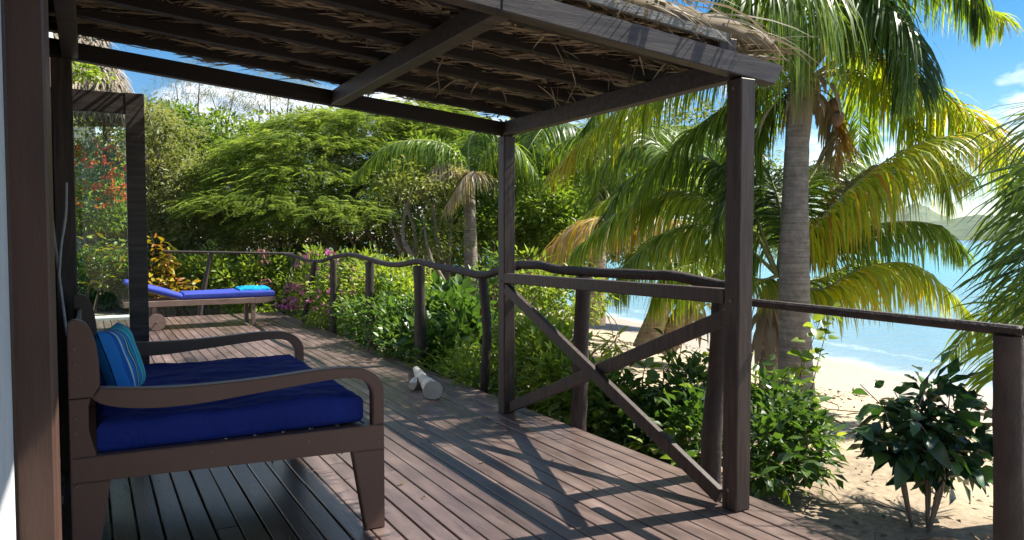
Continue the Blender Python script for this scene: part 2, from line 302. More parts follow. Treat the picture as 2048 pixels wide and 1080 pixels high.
def frond(parent, pts, n=62, ll=.75, w=.036, droop=1.1, t=.35, tv=.12, tip=.0, spread=1.0, base=.16, r0=.026, label=None, fwd=.55, lift=.1, gaps=.12, side=(1, 1)):
    """one palm leaf: rachis through pts, leaflets on both sides"""
    n = int(n*1.55); Pc = cat(pts, 2*n+8); mb = MB(); Pn = np.array([tuple(p) for p in Pc]); m = len(Pn)
    mb.tube([Pc[i] for i in range(0, m, 4)]+[Pc[-1]], interp([r0, r0*.55, r0*.32, .004], len(range(0, m, 4))+1), 5, mi=1, cap=False)
    T = nrm(np.gradient(Pn, axis=0)); i0 = int(m*base); idx = np.arange(i0, m)
    u = (idx-i0)/max(1, (m-1-i0))
    up = np.array([0, 0, 1.]); 
    for sg, amt in ((1, side[0]), (-1, side[1])):
        keep = rng.random(len(idx)) > gaps*1.0
        ii = idx[keep]; uu = u[keep]; p = Pn[ii]; tt = T[ii]
        sd = nrm(np.cross(tt, up)+1e-4); nl = np.cross(sd, tt)
        L_ = ll*amt*np.interp(uu, [0, .12, .45, .8, 1], [.5, .85, 1, .72, .38])*(.70+.45*rng.random(len(ii)))
        d = sd*sg*spread+tt*(fwd+.5*uu[:, None]**2)+nl*(lift+.15*rng.normal(size=(len(ii), 1)))+rng.normal(size=(len(ii), 3))*.13
        ti = np.clip(t+tv*rng.normal(size=len(ii))+tip*uu**2+.10*math.sin(rng.random()*6), 0, 1)
        ws = nrm(tt+nl*.35*rng.normal(size=(len(ii), 1)))
        ribbon(mb, p, d, ws, L_, w*.56*(.8+.4*rng.random(len(ii)))*(1.05-.35*uu), droop*1.2*(.55+.9*rng.random(len(ii)))*(1+.35*np.sin(uu*rng.uniform(5, 11)+rng.uniform(0, 6))), ti, tipv=np.where(rng.random(len(ii)) < .35, .45, .05)*rng.random(len(ii)))
    o = mb.obj('frond', [M['palm'], M['rachis'] if t < .9 else M['dryrachis']], parent)
    if label: o['label'] = label
    return o
def palm_trunk(parent, pts, r, k=14, m='ptrunk', name='trunk', rings=16):
    P = cat(pts, 90); rr = interp(r, 90); mb = MB(); Ltot = sum((P[i+1]-P[i]).length for i in range(89)); acc = 0; rad = []
    for i in range(90):
        acc += (P[i]-P[i-1]).length if i else 0
        ph = (acc*rings+mnoise.noise(P[i]*3)*.3) % 1
        rad.append([rr[i]*(1+.045*(1-ph)+.04*mnoise.noise(Vector((j*.9, acc*2, 3)))) for j in range(k)])
    mb.tube(P, rad, k)
    me = mb.mesh(name); org = Vector(pts[0]); me.transform(Matrix.Translation(-org)); o = link(name, me, None, M[m]); o.parent = parent; o.location = org-Vector(parent.location); return o
def branches(mb, base, targets, r0=.07, mid=.45, wob=.25, k=6, r1=.01, seg=9):
    base = Vector(base)
    for tg in targets:
        tg = Vector(tg); d = tg-base; q = [base, base+d*.3+Vector((random.uniform(-wob, wob), random.uniform(-wob, wob), d.z*.08)), base+d*.65+Vector((random.uniform(-wob, wob), random.uniform(-wob, wob), 0)), tg]
        mb.tube(cat(q, seg), interp([r0, r0*.7, r0*.4, r1], seg), k)

# ------------------------------------------------------------ setting: ground, sea, deck, far shore
def hgt(x, y):
    s = x-np.clip(.13*(y-7), -2, 2.6)
    h = np.interp(s, [-60, -8, 6, 8, 10, 14, 20, 40, 90], [4, .2, -.5, -.72, -1.0, -1.42, -2.0, -3.6, -6])
    h = np.where(y > 40, np.maximum(h, np.interp(-x*.6+y*.25, [10, 60], [-6, 5])), h)
    return h
def ground():
    xs = np.concatenate([-np.geomspace(3000, 14, 22), np.arange(-12, 24, .22), np.geomspace(24.5, 6000, 26)])
    ys = np.concatenate([-np.geomspace(3000, 6, 22), np.arange(-5, 36, .25), np.geomspace(36.5, 6000, 26)])
    X, Y = np.meshgrid(xs, ys); Z = hgt(X, Y)
    near = np.clip(1-np.hypot(X-8, Y-8)/30, 0, 1)
    nz = np.array([mnoise.noise((x*.9, y*.9, 1))*.05+mnoise.noise((x*3.1, y*3.1, 5))*.022+mnoise.noise((x*8, y*8, 9))*.010 for x, y in zip(X.ravel(), Y.ravel())]).reshape(X.shape)
    Z = Z+nz*near*np.interp(Z, [-1.5, -1.0], [.25, 1]); V = np.stack([X, Y, Z], -1).reshape(-1, 3); ny, nx = X.shape
    i = (np.arange(ny-1)[:, None]*nx+np.arange(nx-1)).ravel(); mb = MB(); mb.add(V, np.stack([i, i+1, i+nx+1, i+nx], 1))
    m, nt = mat('sand_and_soil'); L = nt.links.new
    ge = N(nt, 'ShaderNodeNewGeometry'); sp = N(nt, 'ShaderNodeSeparateXYZ'); L(ge.outputs['Position'], sp.inputs[0])
    n1 = N(nt, 'ShaderNodeTexNoise', i_Scale=.9, i_Detail=6, i_Roughness=.6); L(ge.outputs['Position'], n1.inputs[0])
    n2 = N(nt, 'ShaderNodeTexNoise', i_Scale=14, i_Detail=8, i_Roughness=.7); L(ge.outputs['Position'], n2.inputs[0])
    dry = ramp(nt, [(.3, (.36, .285, .185)), (.7, (.48, .395, .27))]); L(n2.outputs[0], dry.inputs[0])
    wet = ramp(nt, [(.35, (.27, .225, .18)), (.7, (.37, .315, .25))]); L(n2.outputs[0], wet.inputs[0])
    soil = ramp(nt, [(.3, (.11, .08, .052)), (.5, (.24, .18, .12)), (.7, (.38, .30, .20))]); L(n2.outputs[0], soil.inputs[0])
    # wet where the sand lies low
    zz = N(nt, 'ShaderNodeMath', operation='MULTIPLY_ADD'); zz.inputs[1].default_value = .22; L(n1.outputs[0], zz.inputs[0]); L(sp.outputs[2], zz.inputs[2])
    wf = N(nt, 'ShaderNodeMapRange', interpolation_type='SMOOTHSTEP'); wf.inputs[1].default_value = -1.0; wf.inputs[2].default_value = -.84; wf.inputs[3].default_value = 1; wf.inputs[4].default_value = 0; L(zz.outputs[0], wf.inputs[0])
    # garden soil: high ground near the house
    xx = N(nt, 'ShaderNodeMath', operation='MULTIPLY_ADD'); xx.inputs[1].default_value = 3.2; L(n1.outputs[0], xx.inputs[0]); L(sp.outputs[0], xx.inputs[2])
    sf = N(nt, 'ShaderNodeMapRange', interpolation_type='SMOOTHSTEP'); sf.inputs[1].default_value = 5.9; sf.inputs[2].default_value = 8.2; sf.inputs[3].default_value = 1; sf.inputs[4].default_value = 0; L(xx.outputs[0], sf.inputs[0])
    a = N(nt, 'ShaderNodeMix', data_type='RGBA'); L(wf.outputs[0], a.inputs[0]); L(dry.outputs[0], a.inputs[6]); L(wet.outputs[0], a.inputs[7])
    b = N(nt, 'ShaderNodeMix', data_type='RGBA'); L(sf.outputs[0], b.inputs[0]); L(a.outputs[2], b.inputs[6]); L(soil.outputs[0], b.inputs[7])
    p = N(nt, 'ShaderNodeBsdfPrincipled'); L(b.outputs[2], p.inputs['Base Color'])
    rr = N(nt, 'ShaderNodeMapRange'); rr.inputs[3].default_value = .95; rr.inputs[4].default_value = .62; L(wf.outputs[0], rr.inputs[0]); L(rr.outputs[0], p.inputs['Roughness'])
    bp = N(nt, 'ShaderNodeBump', i_Strength=.5, i_Distance=.03); L(n2.outputs[0], bp.inputs['Height']); L(bp.outputs[0], p.inputs['Normal'])
    finish(nt, p.outputs[0]); o = mb.obj('ground', m); tag(o, 'sandy garden ground sloping down to the wet beach', kind='structure')
ground()
def sea():
    xs = np.concatenate([-np.geomspace(3000, 5, 10), np.arange(0, 60, 1.), np.geomspace(61, 7000, 40)]); ys = np.concatenate([-np.geomspace(4000, 25, 20), np.arange(-24, 90, 1.5), np.geomspace(91, 7000, 40)])
    X, Y = np.meshgrid(xs, ys); V = np.stack([X, Y, np.full_like(X, -1.42)], -1).reshape(-1, 3); ny, nx = X.shape
    i = (np.arange(ny-1)[:, None]*nx+np.arange(nx-1)).ravel(); mb = MB(); mb.add(V, np.stack([i, i+1, i+nx+1, i+nx], 1))
    m, nt = mat('lagoon_water'); L = nt.links.new
    ge = N(nt, 'ShaderNodeNewGeometry'); sp = N(nt, 'ShaderNodeSeparateXYZ'); L(ge.outputs['Position'], sp.inputs[0])
    mp = N(nt, 'ShaderNodeMapping'); mp.inputs['Scale'].default_value = (.35, .9, 1); mp.inputs['Rotation'].default_value = (0, 0, R(-10)); L(ge.outputs['Position'], mp.inputs[0])
    n1 = N(nt, 'ShaderNodeTexNoise', i_Scale=1.2, i_Detail=6, i_Roughness=.6); L(mp.outputs[0], n1.inputs[0])
    ln = N(nt, 'ShaderNodeVectorMath', operation='DISTANCE'); ln.inputs[1].default_value = (8, 0, -1.4); L(ge.outputs['Position'], ln.inputs[0])
    lg = N(nt, 'ShaderNodeMath', operation='LOGARITHM'); lg.inputs[1].default_value = 10; L(ln.outputs['Value'], lg.inputs[0])
    ad = N(nt, 'ShaderNodeMath', operation='MULTIPLY_ADD'); ad.inputs[1].default_value = .22; ad.inputs[2].default_value = 0; L(n1.outputs[0], ad.inputs[0])
    sm = N(nt, 'ShaderNodeMath', operation='ADD'); L(lg.outputs[0], sm.inputs[0]); L(ad.outputs[0], sm.inputs[1])
    mr = N(nt, 'ShaderNodeMapRange'); mr.inputs[1].default_value = .9; mr.inputs[2].default_value = 3.4; L(sm.outputs[0], mr.inputs[0])
    r = ramp(nt, [(.04, (.24, .28, .29)), (.14, (.15, .25, .29)), (.30, (.07, .22, .28)), (.42, (.02, .25, .31)), (.62, (.005, .25, .31)), (.8, (.01, .10, .2))]); L(mr.outputs[0], r.inputs[0])
    p = N(nt, 'ShaderNodeBsdfPrincipled', i_Roughness=.16); p.inputs['IOR'].default_value = 1.33
    # thin broken foam where the water meets the sand
    sh = N(nt, 'ShaderNodeMath', operation='MULTIPLY_ADD'); sh.inputs[1].default_value = -.13; L(sp.outputs[1], sh.inputs[0]); L(sp.outputs[0], sh.inputs[2])
    nf = N(nt, 'ShaderNodeTexNoise', i_Scale=.8, i_Detail=6, i_Roughness=.7); L(ge.outputs['Position'], nf.inputs[0])
    fs = N(nt, 'ShaderNodeMath', operation='MULTIPLY_ADD'); fs.inputs[1].default_value = 2.6; L(nf.outputs[0], fs.inputs[0]); L(sh.outputs[0], fs.inputs[2])
    fm = ramp(nt, [(.0, (.75, .75, .75)), (.10, (.5, .5, .5)), (.18, (.05, .05, .05)), (.34, (.02, .02, .02)), (.37, (.35, .35, .35)), (.40, (.0, .0, .0))]); fr = N(nt, 'ShaderNodeMapRange'); fr.inputs[1].default_value = 14.0; fr.inputs[2].default_value = 20.5; L(fs.outputs[0], fr.inputs[0]); L(fr.outputs[0], fm.inputs[0])
    fx = N(nt, 'ShaderNodeMix', data_type='RGBA'); fx.inputs[7].default_value = (.62, .66, .66, 1); L(fm.outputs[0], fx.inputs[0]); L(r.outputs[0], fx.inputs[6]); L(fx.outputs[2], p.inputs['Base Color'])
    n3 = N(nt, 'ShaderNodeTexNoise', i_Scale=2.6, i_Detail=5, i_Roughness=.6); L(mp.outputs[0], n3.inputs[0])
    b = N(nt, 'ShaderNodeBump', i_Strength=.55, i_Distance=.12); L(n3.outputs[0], b.inputs['Height']); L(b.outputs[0], p.inputs['Normal'])
    finish(nt, p.outputs[0]); o = mb.obj('sea', m); tag(o, 'calm turquoise lagoon', kind='structure')
sea()
def far_hill(name, d, px0, px1, prof, zb, col, label):
    """ridge standing d metres away; azimuths in degrees from +Y, heights in metres"""
    n = 160; mb = MB(); V = []; rows = 26
    for i in range(n+1):
        a = R(px0+(px1-px0)*i/n); h = np.interp(i/n, [p[0] for p in prof], [p[1] for p in prof])
        h *= 1+.05*mnoise.noise((i*.15, 1, d)); 
        for j in range(rows+1):
            v = j/rows; dd = d*(1+.28*v); hh = zb+(h-zb)*math.sin(v*math.pi/2)**.8*(1+.22*mnoise.noise((i*.09, v*5, d))*(1-v)+.06*mnoise.noise((i*.4, v*18, d)))
            V.append((math.sin(a)*dd, math.cos(a)*dd, hh*(1+.28*v)))
    F = [(i*(rows+1)+j, (i+1)*(rows+1)+j, (i+1)*(rows+1)+j+1, i*(rows+1)+j+1) for i in range(n) for j in range(rows)]
    mb.add(V, F); o = mb.obj(name, col); tag(o, label, kind='structure')
M['hill'] = stuff_mat('scrubby_hillside', (.035, .075, .035), (.09, .13, .055), .95, .012, (1, 1, 1), .4, .05, c3=(.17, .17, .10))
M['shore'] = stuff_mat('far_wooded_shore', (.03, .06, .03), (.09, .13, .05), .95, .08, (1, 1, 1), .5, .3)
far_hill('hill', 1900, 52.0, 62.0, G(0, 8, .15, 36, .28, 52, .40, 60, .50, 70, .56, 78, .61, 72, .68, 54, .8, 38, .9, 24, 1, 10), -5, M['hill'], 'distant rounded green hill across the bay')
far_hill('hill', 900, 36, 72, G(0, 12, .2, 16, .35, 11, .5, 20, .6, 15, .7, 24, .85, 17, 1, 14), -4, M['shore'], 'low wooded shore beyond the turquoise water')

deck = bpy.data.objects.new('deck', None); S.collection.objects.link(deck); tag(deck, 'dark brown timber deck of long narrow boards', kind='structure')
def make_deck():
    pitch = .1046; x0 = .163-4*pitch; rows = 31
    for k in range(rows):
        xa = x0+k*pitch+.0045; xb = xa+pitch-.009
        if xb > 3.03: break
        y = -.6-random.uniform(0, 2); 
        while y < 13.9:
            ln = random.choice([2.1, 2.7, 3.3, 3.9, 4.5]); y2 = min(y+ln, 13.93+random.uniform(-.006, .006))
            if 13.93-y2 < .4: y2 = 13.93
            bm = bmesh.new(); z = random.uniform(-.0018, .0012); bw = random.uniform(-.0012, .0012)
            nseg = 3; cs = []
            for s_ in range(nseg+1):
                yy = max(y, -.8)+(y2-.003-max(y, -.8))*s_/nseg; w = random.uniform(-.0016, .0016)
                cs.append([bm.verts.new(c) for c in ((xa+w, yy, z-.028), (xa+w, yy, z-.003), (xa+w+.003, yy, z), (xb+w-.003, yy, z), (xb+w, yy, z-.003), (xb+w, yy, z-.028))])
            for s_ in range(nseg):
                for j in range(6): bm.faces.new((cs[s_][j], cs[s_][(j+1) % 6], cs[s_+1][(j+1) % 6], cs[s_+1][j]))
            bm.faces.new(cs[0][::-1]); bm.faces.new(cs[-1]); bmesh.ops.recalc_face_normals(bm, faces=bm.faces)
            bobj('board', bm, M['deck'], deck); y = y2
    for y in np.arange(-.5, 13.9, .62): bxo('joist', -.28, 2.96, y-.025, y+.025, -.16, -.034, M['inside'], deck, 0)
    bxo('fascia_board', 2.985, 3.008, -.8, 13.93, -.20, -.034, M['post'], deck, .002)
    bxo('fascia_board', -.28, 3.0, 13.935, 13.96, -.20, -.004, M['post'], deck, .002)
make_deck()

# ------------------------------------------------------------ bungalow wall, jamb, glass door
wall = thing('bungalow_wall', (-.3, 2, 0), 'white plastered bungalow wall with brown timber door jamb at the deck', 'wall')
def plaster(name, x, y0, y1, z0, z1, th=.2):
    mb = MB(); ny = max(4, int((y1-y0)/.05)); nz = int((z1-z0)/.05); V = []
    for i in range(ny+1):
        for j in range(nz+1):
            y = y0+(y1-y0)*i/ny; z = z0+(z1-z0)*j/nz; e_ = min(1, (y1-y)*8); V.append((x+e_*(mnoise.noise((y*2.2, z*2.2, 3))*.006+mnoise.noise((y*9, z*9, 7))*.002), y, z))
    mb.add(V, [(i*(nz+1)+j, (i+1)*(nz+1)+j, (i+1)*(nz+1)+j+1, i*(nz+1)+j+1) for i in range(ny) for j in range(nz)])
    e = x-.012
    for q in ([(e, y0, z0), (x-th, y0, z0), (x-th, y0, z1), (e, y0, z1)], [(e, y1, z0), (x-th, y1, z0), (x-th, y1, z1), (e, y1, z1)], [(x-th, y0, z0), (x-th, y1, z0), (x-th, y1, z1), (x-th, y0, z1)]): mb.add(q, [(0, 1, 2, 3)])
    mb.obj(name, M['white'], wall, True)
plaster('plaster_panel', -.118, -1.5, 1.485, -.4, 3.0)
bxo('added_shade_slab', -.8, 1.4, -1.5, 1.95, 2.72, 2.80, M['post'], wall, .01)  # unseen slab overhead, added to keep sun off the near plaster and jamb
plaster('plaster_panel', -.25, 5.9, 9.2, -.4, 3.2)
bxo('door_jamb', -.118, -.0595, 1.5, 1.70, 0, 2.9, M['jamb'], wall, .004)
bxo('timber_panel', -.30, -.245, 1.71, 5.2, -.03, 2.9, M['inside'], wall, .004)
for y in (2.5, 3.4, 4.3): bxo('panel_batten', -.244, -.225, y, y+.05, 0, 2.6, M['post'], wall, .003)
bxo('door_jamb', -.27, -.205, 5.22, 5.32, 0, 2.6, M['post'], wall, .004)
bxo('door_jamb', -.26, -.20, 5.80, 5.89, 0, 2.6, M['jamb'], wall, .004)
door = thing('glass_door', (-.2, 5.25, 0), 'open glazed door with dark brown frame behind the daybed', 'door')
bxo('stile', .207, .315, 5.23, 5.275, .02, 2.243, M['beam'], door, .003)
bxo('stile', -.198, -.09, 5.23, 5.275, .02, 2.243, M['beam'], door, .003)
bxo('top_rail', -.0895, .2065, 5.232, 5.273, 2.112, 2.240, M['beam'], door, .003)
bxo('bottom_rail', -.0895, .2065, 5.232, 5.273, .02, .19, M['beam'], door, .003)
bxo('glass_pane', -.089, .206, 5.25, 5.255, .191, 2.111, M['glass'], door, 0)

# ------------------------------------------------------------ pergola
perg = thing('pergola', (2.78, 2.68, 0), 'dark timber pergola with dried palm thatch over the deck', 'pergola')
SL = -.0872
zl = lambda x: 2.365+SL*x         # underside of the sloping cross beams
def post(x, y, w, z0, z1, m='post'): return bxo('post', x-w/2, x+w/2, y-w/2, y+w/2, z0, z1, M[m], perg, .006)
post(2.782, 2.668, .098, 0, 2.118); post(2.782, 5.03, .098, 0, 2.118)
bxo('post', -.172, -.068, 5.0, 5.10, 0, 2.37, M['post'], perg, .005)
def slopebeam(name, x0, x1, y, w, lo, hi, m='beam', bev=.004):
    prism(name, [(x0, zl(x0)+lo), (x1, zl(x1)+lo), (x1+.06 if x1 > 2.9 else x1, zl(x1)+hi), (x0, zl(x0)+hi)], y-w/2, y+w/2, M[m], perg, bev)
slopebeam('beam', 1.43, 2.97, 2.66, .075, 0, .098); slopebeam('beam', -.3, 1.427, 2.66, .075, 0, .098)
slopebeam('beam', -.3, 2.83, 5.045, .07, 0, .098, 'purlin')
for x, w in ((2.775, .078), (1.47, .085), (-.075, .085)):
    z = zl(x); bar('beam', (x, 2.70 if x < 2 else 2.70, z+.048), (x, 5.008, z+.048), w, .094 if x < 2 else .105, M['beam'], perg, .004)
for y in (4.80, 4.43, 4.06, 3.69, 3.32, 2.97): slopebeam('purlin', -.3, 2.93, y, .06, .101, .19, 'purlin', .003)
# grey board and block at the near edge of the roof
prism('edge_board', [(1.0, zl(1.0)+.155), (2.70, zl(2.70)+.155), (2.70, zl(2.70)+.20), (1.0, zl(1.0)+.20)], 2.665, 2.69, M['gutter'], perg, .003)
bxo('end_block', 2.64, 2.755, 2.67, 2.72, 2.235, 2.31, M['post'], perg, .004)
# braced panel between the two outer posts
br = thing('braced_balustrade', (2.78, 3.85, 0), 'dark balustrade with X shaped cross braces between pergola posts', 'balustrade')
bar('top_rail', (2.765, 2.722, 1.058), (2.765, 4.978, 1.042), .07, .074, M['post'], br, .005)
bar('brace', (2.745, 2.735, .045), (2.745, 4.965, .965), .038, .078, M['post'], br, .004)
bar('brace', (2.785, 2.735, .955), (2.785, 4.965, .055), .038, .078, M['post'], br, .004)
for x, y, z in ((2.728, 2.668, 2.07), (2.728, 2.668, 1.04), (2.728, 2.668, .10), (2.728, 5.03, 1.02), (2.728, 5.03, 2.07)):
    bm = bmesh.new(); bmesh.ops.create_cone(bm, segments=8, radius1=.009, radius2=.008, depth=.008, cap_ends=True); bmesh.ops.transform(bm, matrix=Matrix.Translation((x+.002, y, z)) @ Matrix.Rotation(R(90), 4, 'Y'), verts=bm.verts); bobj('bolt', bm, M['screw'], perg)
def thatch():
    mb = MB(); nx, ny = 60, 44; V = []
    for i in range(nx+1):
        for j in range(ny+1):
            x = -.35+3.42*i/nx; y = 2.72+2.42*j/ny+.05*mnoise.noise((i*.6, 3, 0))*(j == ny); V.append((x, y, zl(x)+.205+.018*mnoise.noise((x*9, y*9, 0))))
    n0 = len(V); V += [(x, y, z+.075+.02*mnoise.noise((x*7, y*7, 4))) for x, y, z in V]
    q = lambda i, j: i*(ny+1)+j
    F = [(q(i, j), q(i, j+1), q(i+1, j+1), q(i+1, j)) for i in range(nx) for j in range(ny)]; F += [tuple(n0+a for a in f[::-1]) for f in F]
    for i in range(nx): F += [(q(i, 0), q(i+1, 0), q(i+1, 0)+n0, q(i, 0)+n0), (q(i, ny), q(i+1, ny), q(i+1, ny)+n0, q(i, ny)+n0)]
    for j in range(ny): F += [(q(nx, j), q(nx, j+1), q(nx, j+1)+n0, q(nx, j)+n0)]
    mb.add(V, F, .25)
    # folded leaf bundles hanging in the bays between purlins
    n = 24000; cl = rng.random((700, 3))*np.array([3.3, 2.4, 1])+np.array([-.33, 2.72, 0]); cd = rng.normal(size=(700, 2)); k = rng.integers(0, 700, n)
    x = cl[k, 0]+rng.normal(size=n)*.07; y = np.clip(cl[k, 1]+rng.normal(size=n)*.05, 2.73, 5.1); 
    z = 2.365+SL*x+.205-.060*rng.random(n)**1.5
    a = cd[k, 1]*.45+rng.normal(size=n)*.3; sg = np.where(cd[k, 0] > 0, 1, -1)
    d = np.stack([np.cos(a)*sg, np.sin(a), .0+.035*rng.normal(size=n)], 1); sd = np.cross(d, [0, 0, 1.])+rng.normal(size=(n, 3))*.4
    ribbon(mb, np.stack([x, y, z], 1), d, sd, .06+.16*rng.random(n), .006+.015*rng.random(n), -.03+.12*rng.random(n), np.clip(.2+cl[k, 2]*.5+.4*rng.random(n), 0, 1), 3)
    # ragged wisps
    n = 26; x = rng.random(n)*1.5+1.5; y = 2.75+rng.random(n)*2.0; z = 2.365+SL*x+.19
    d = np.stack([rng.normal(size=n)*.6, rng.normal(size=n)*.6, -.4-.5*rng.random(n)], 1); ribbon(mb, np.stack([x, y, z], 1), d, rdir(n), .07+.13*rng.random(n), .006+.008*rng.random(n), .8, .4+.5*rng.random(n), 3)
    for cx, cy, nn, dx in ((2.15, 4.25, 16, -.5), (1.95, 3.25, 8, .6), (2.6, 3.9, 8, .2), (2.65, 3.05, 5, .2)):   # loose tangles
        p = np.array([cx, cy, zl(cx)+.16])+rng.normal(size=(nn, 3))*np.array([.16, .1, .02]); d = np.stack([dx+rng.normal(size=nn)*.5, rng.normal(size=nn)*.5, -.2-.25*rng.random(nn)], 1)
        ribbon(mb, p, d, rdir(nn), .10+.13*rng.random(nn), .004+.008*rng.random(nn), .3, .45+.5*rng.random(nn), 4)
    # top surface and straw sticking out beyond the near and outer edges
    n = 4200; x = rng.random(n)*3.35-.35; y = 2.80+rng.random(n)*2.35; z = 2.365+SL*x+.25+.03*rng.random(n); a = rng.normal(size=n)*.7
    ribbon(mb, np.stack([x, y, z], 1), np.stack([np.cos(a), np.sin(a), .1*rng.normal(size=n)], 1), rng.normal(size=(n, 3))*.3+np.array([0, 1, 0]), .12+.25*rng.random(n), .008+.010*rng.random(n), .15, .1+.5*rng.random(n), 3)
    n = 90; x = 2.0+rng.random(n)*.85; y = 2.62+rng.random(n)*.35; z = 2.365+SL*x+.24+.05*rng.random(n)
    ribbon(mb, np.stack([x, y, z], 1), np.stack([.9+.2*rng.random(n), -.15+.3*rng.normal(size=n), .22*rng.random(n)], 1), rdir(n), .25+.40*rng.random(n)**2, .006+.008*rng.random(n), .25+.4*rng.random(n), .6+.4*rng.random(n), 5)
    n = 110; x = 2.82+rng.random(n)*.15; y = 2.75+rng.random(n)*2.05; z = 2.365+SL*x+.22+.05*rng.random(n)
    ribbon(mb, np.stack([x, y, z], 1), np.stack([.9+.2*rng.random(n), .3*rng.normal(size=n), -.0+.2*rng.random(n)], 1), rdir(n), .06+.14*rng.random(n), .008+.012*rng.random(n), .2, .3+.6*rng.random(n), 4)
    o = mb.obj('thatch', M['thatch'], perg, False); o['kind'] = 'stuff'
thatch()

# ------------------------------------------------------------ rustic pole railing along the deck edge
rail = thing('pole_railing', (3.04, 8, 0), 'rustic railing of crooked dark poles along the planted deck edge', 'railing')
HR = [(2.98, 1.085), (3.05, 1.085), (3.21, 1.10), (3.45, 1.12), (3.70, 1.115), (4.23, 1.11), (4.68, 1.11), (4.96, 1.135), (5.27, 1.13), (5.61, 1.07), (5.94, 1.015), (6.40, 1.035), (6.99, 1.063), (7.46, 1.095), (7.97, 1.045), (8.47, 1.04), (9.11, 1.085), (9.84, 1.12), (10.67, 1.065), (11.35, .99), (12.26, .985), (12.94, 1.035), (13.87, 1.05)]
def pole(name, pts, r, parent, m='rustic', k=9, n=22, knob=.10, fl=1):
    P = cat(pts, n); rr = interp(r if hasattr(r, '__len__') else [r], n); mb = MB()
    sd_ = random.random()*9
    mb.tube(P, [[rr[i]*(1+knob*mnoise.noise(Vector((j*1.3, i*.45, sd_)))+.5*knob*mnoise.noise(Vector((9, i*.35, sd_)))) for j in range(k)] for i in range(n)], k)
    return mb.obj(name, M[m], parent)
pole('handrail', [(3.04, y, z) for y, z in HR[:9]], [.030, .034, .036], rail, n=60)
pole('handrail', [(3.04, y, z) for y, z in HR[8:]], [.036, .033, .030, .026], rail, n=110)
for bx, by, tx, ty, r, lean, zt in ((3.05, 5.96, 3.05, 5.95, .045, .03, .99), (3.05, 7.42, 3.05, 7.44, .066, .01, 1.05), (3.05, 9.02, 3.05, 9.05, .058, .015, 1.05), (3.06, 10.75, 3.05, 10.68, .052, .02, 1.03),
                                    (3.02, 12.35, 3.02, 11.6, .046, .04, .96), (3.04, 4.45, 3.05, 4.38, .060, .012, 1.07), (3.05, 3.11, 3.06, 3.06, .058, .02, 1.06)):
    mid = [(bx+(tx-bx)*t+random.uniform(-lean, lean), by+(ty-by)*t+random.uniform(-lean, lean), -.12+(zt+.12)*t) for t in (.3, .62)]
    pole('post', [(bx, by, -.12), *mid, (tx, ty, zt)], [r*1.08, r, r*.92, r*.95], rail, n=26)
rr_ = thing('side_railing', (3.04, 2, 0), 'thin dark handrail and round post at the open beach side', 'railing')
bar('handrail', (3.04, 2.9, 1.008), (3.04, 1.50, .998), .05, .040, M['rustic'], rr_, .010)
bar('handrail', (3.04, 1.494, 1.0), (3.04, .2, .99), .055, .044, M['rustic'], rr_, .010)
pole('post', [(3.06, 1.53, -.2), (3.055, 1.535, .3), (3.045, 1.545, .7), (3.04, 1.55, .977)], [.060, .056, .052, .050], rr_, n=24, k=12)
gf = thing('garden_fence', (2, 13.9, 0), 'thin rail on leaning poles across the far deck end', 'fence')
pole('handrail', [(3.25, 13.92, 1.055), (2.5, 13.92, 1.075), (1.8, 13.93, 1.095), (1.08, 13.94, 1.115)], [.022, .020], gf, n=24)
pole('post', [(3.02, 13.95, -.1), (3.15, 13.93, .5), (3.29, 13.92, 1.03)], [.050, .044, .040], gf)
pole('post', [(1.62, 13.97, -.1), (1.72, 13.97, .5), (1.84, 13.95, 1.08)], [.042, .040, .034], gf)
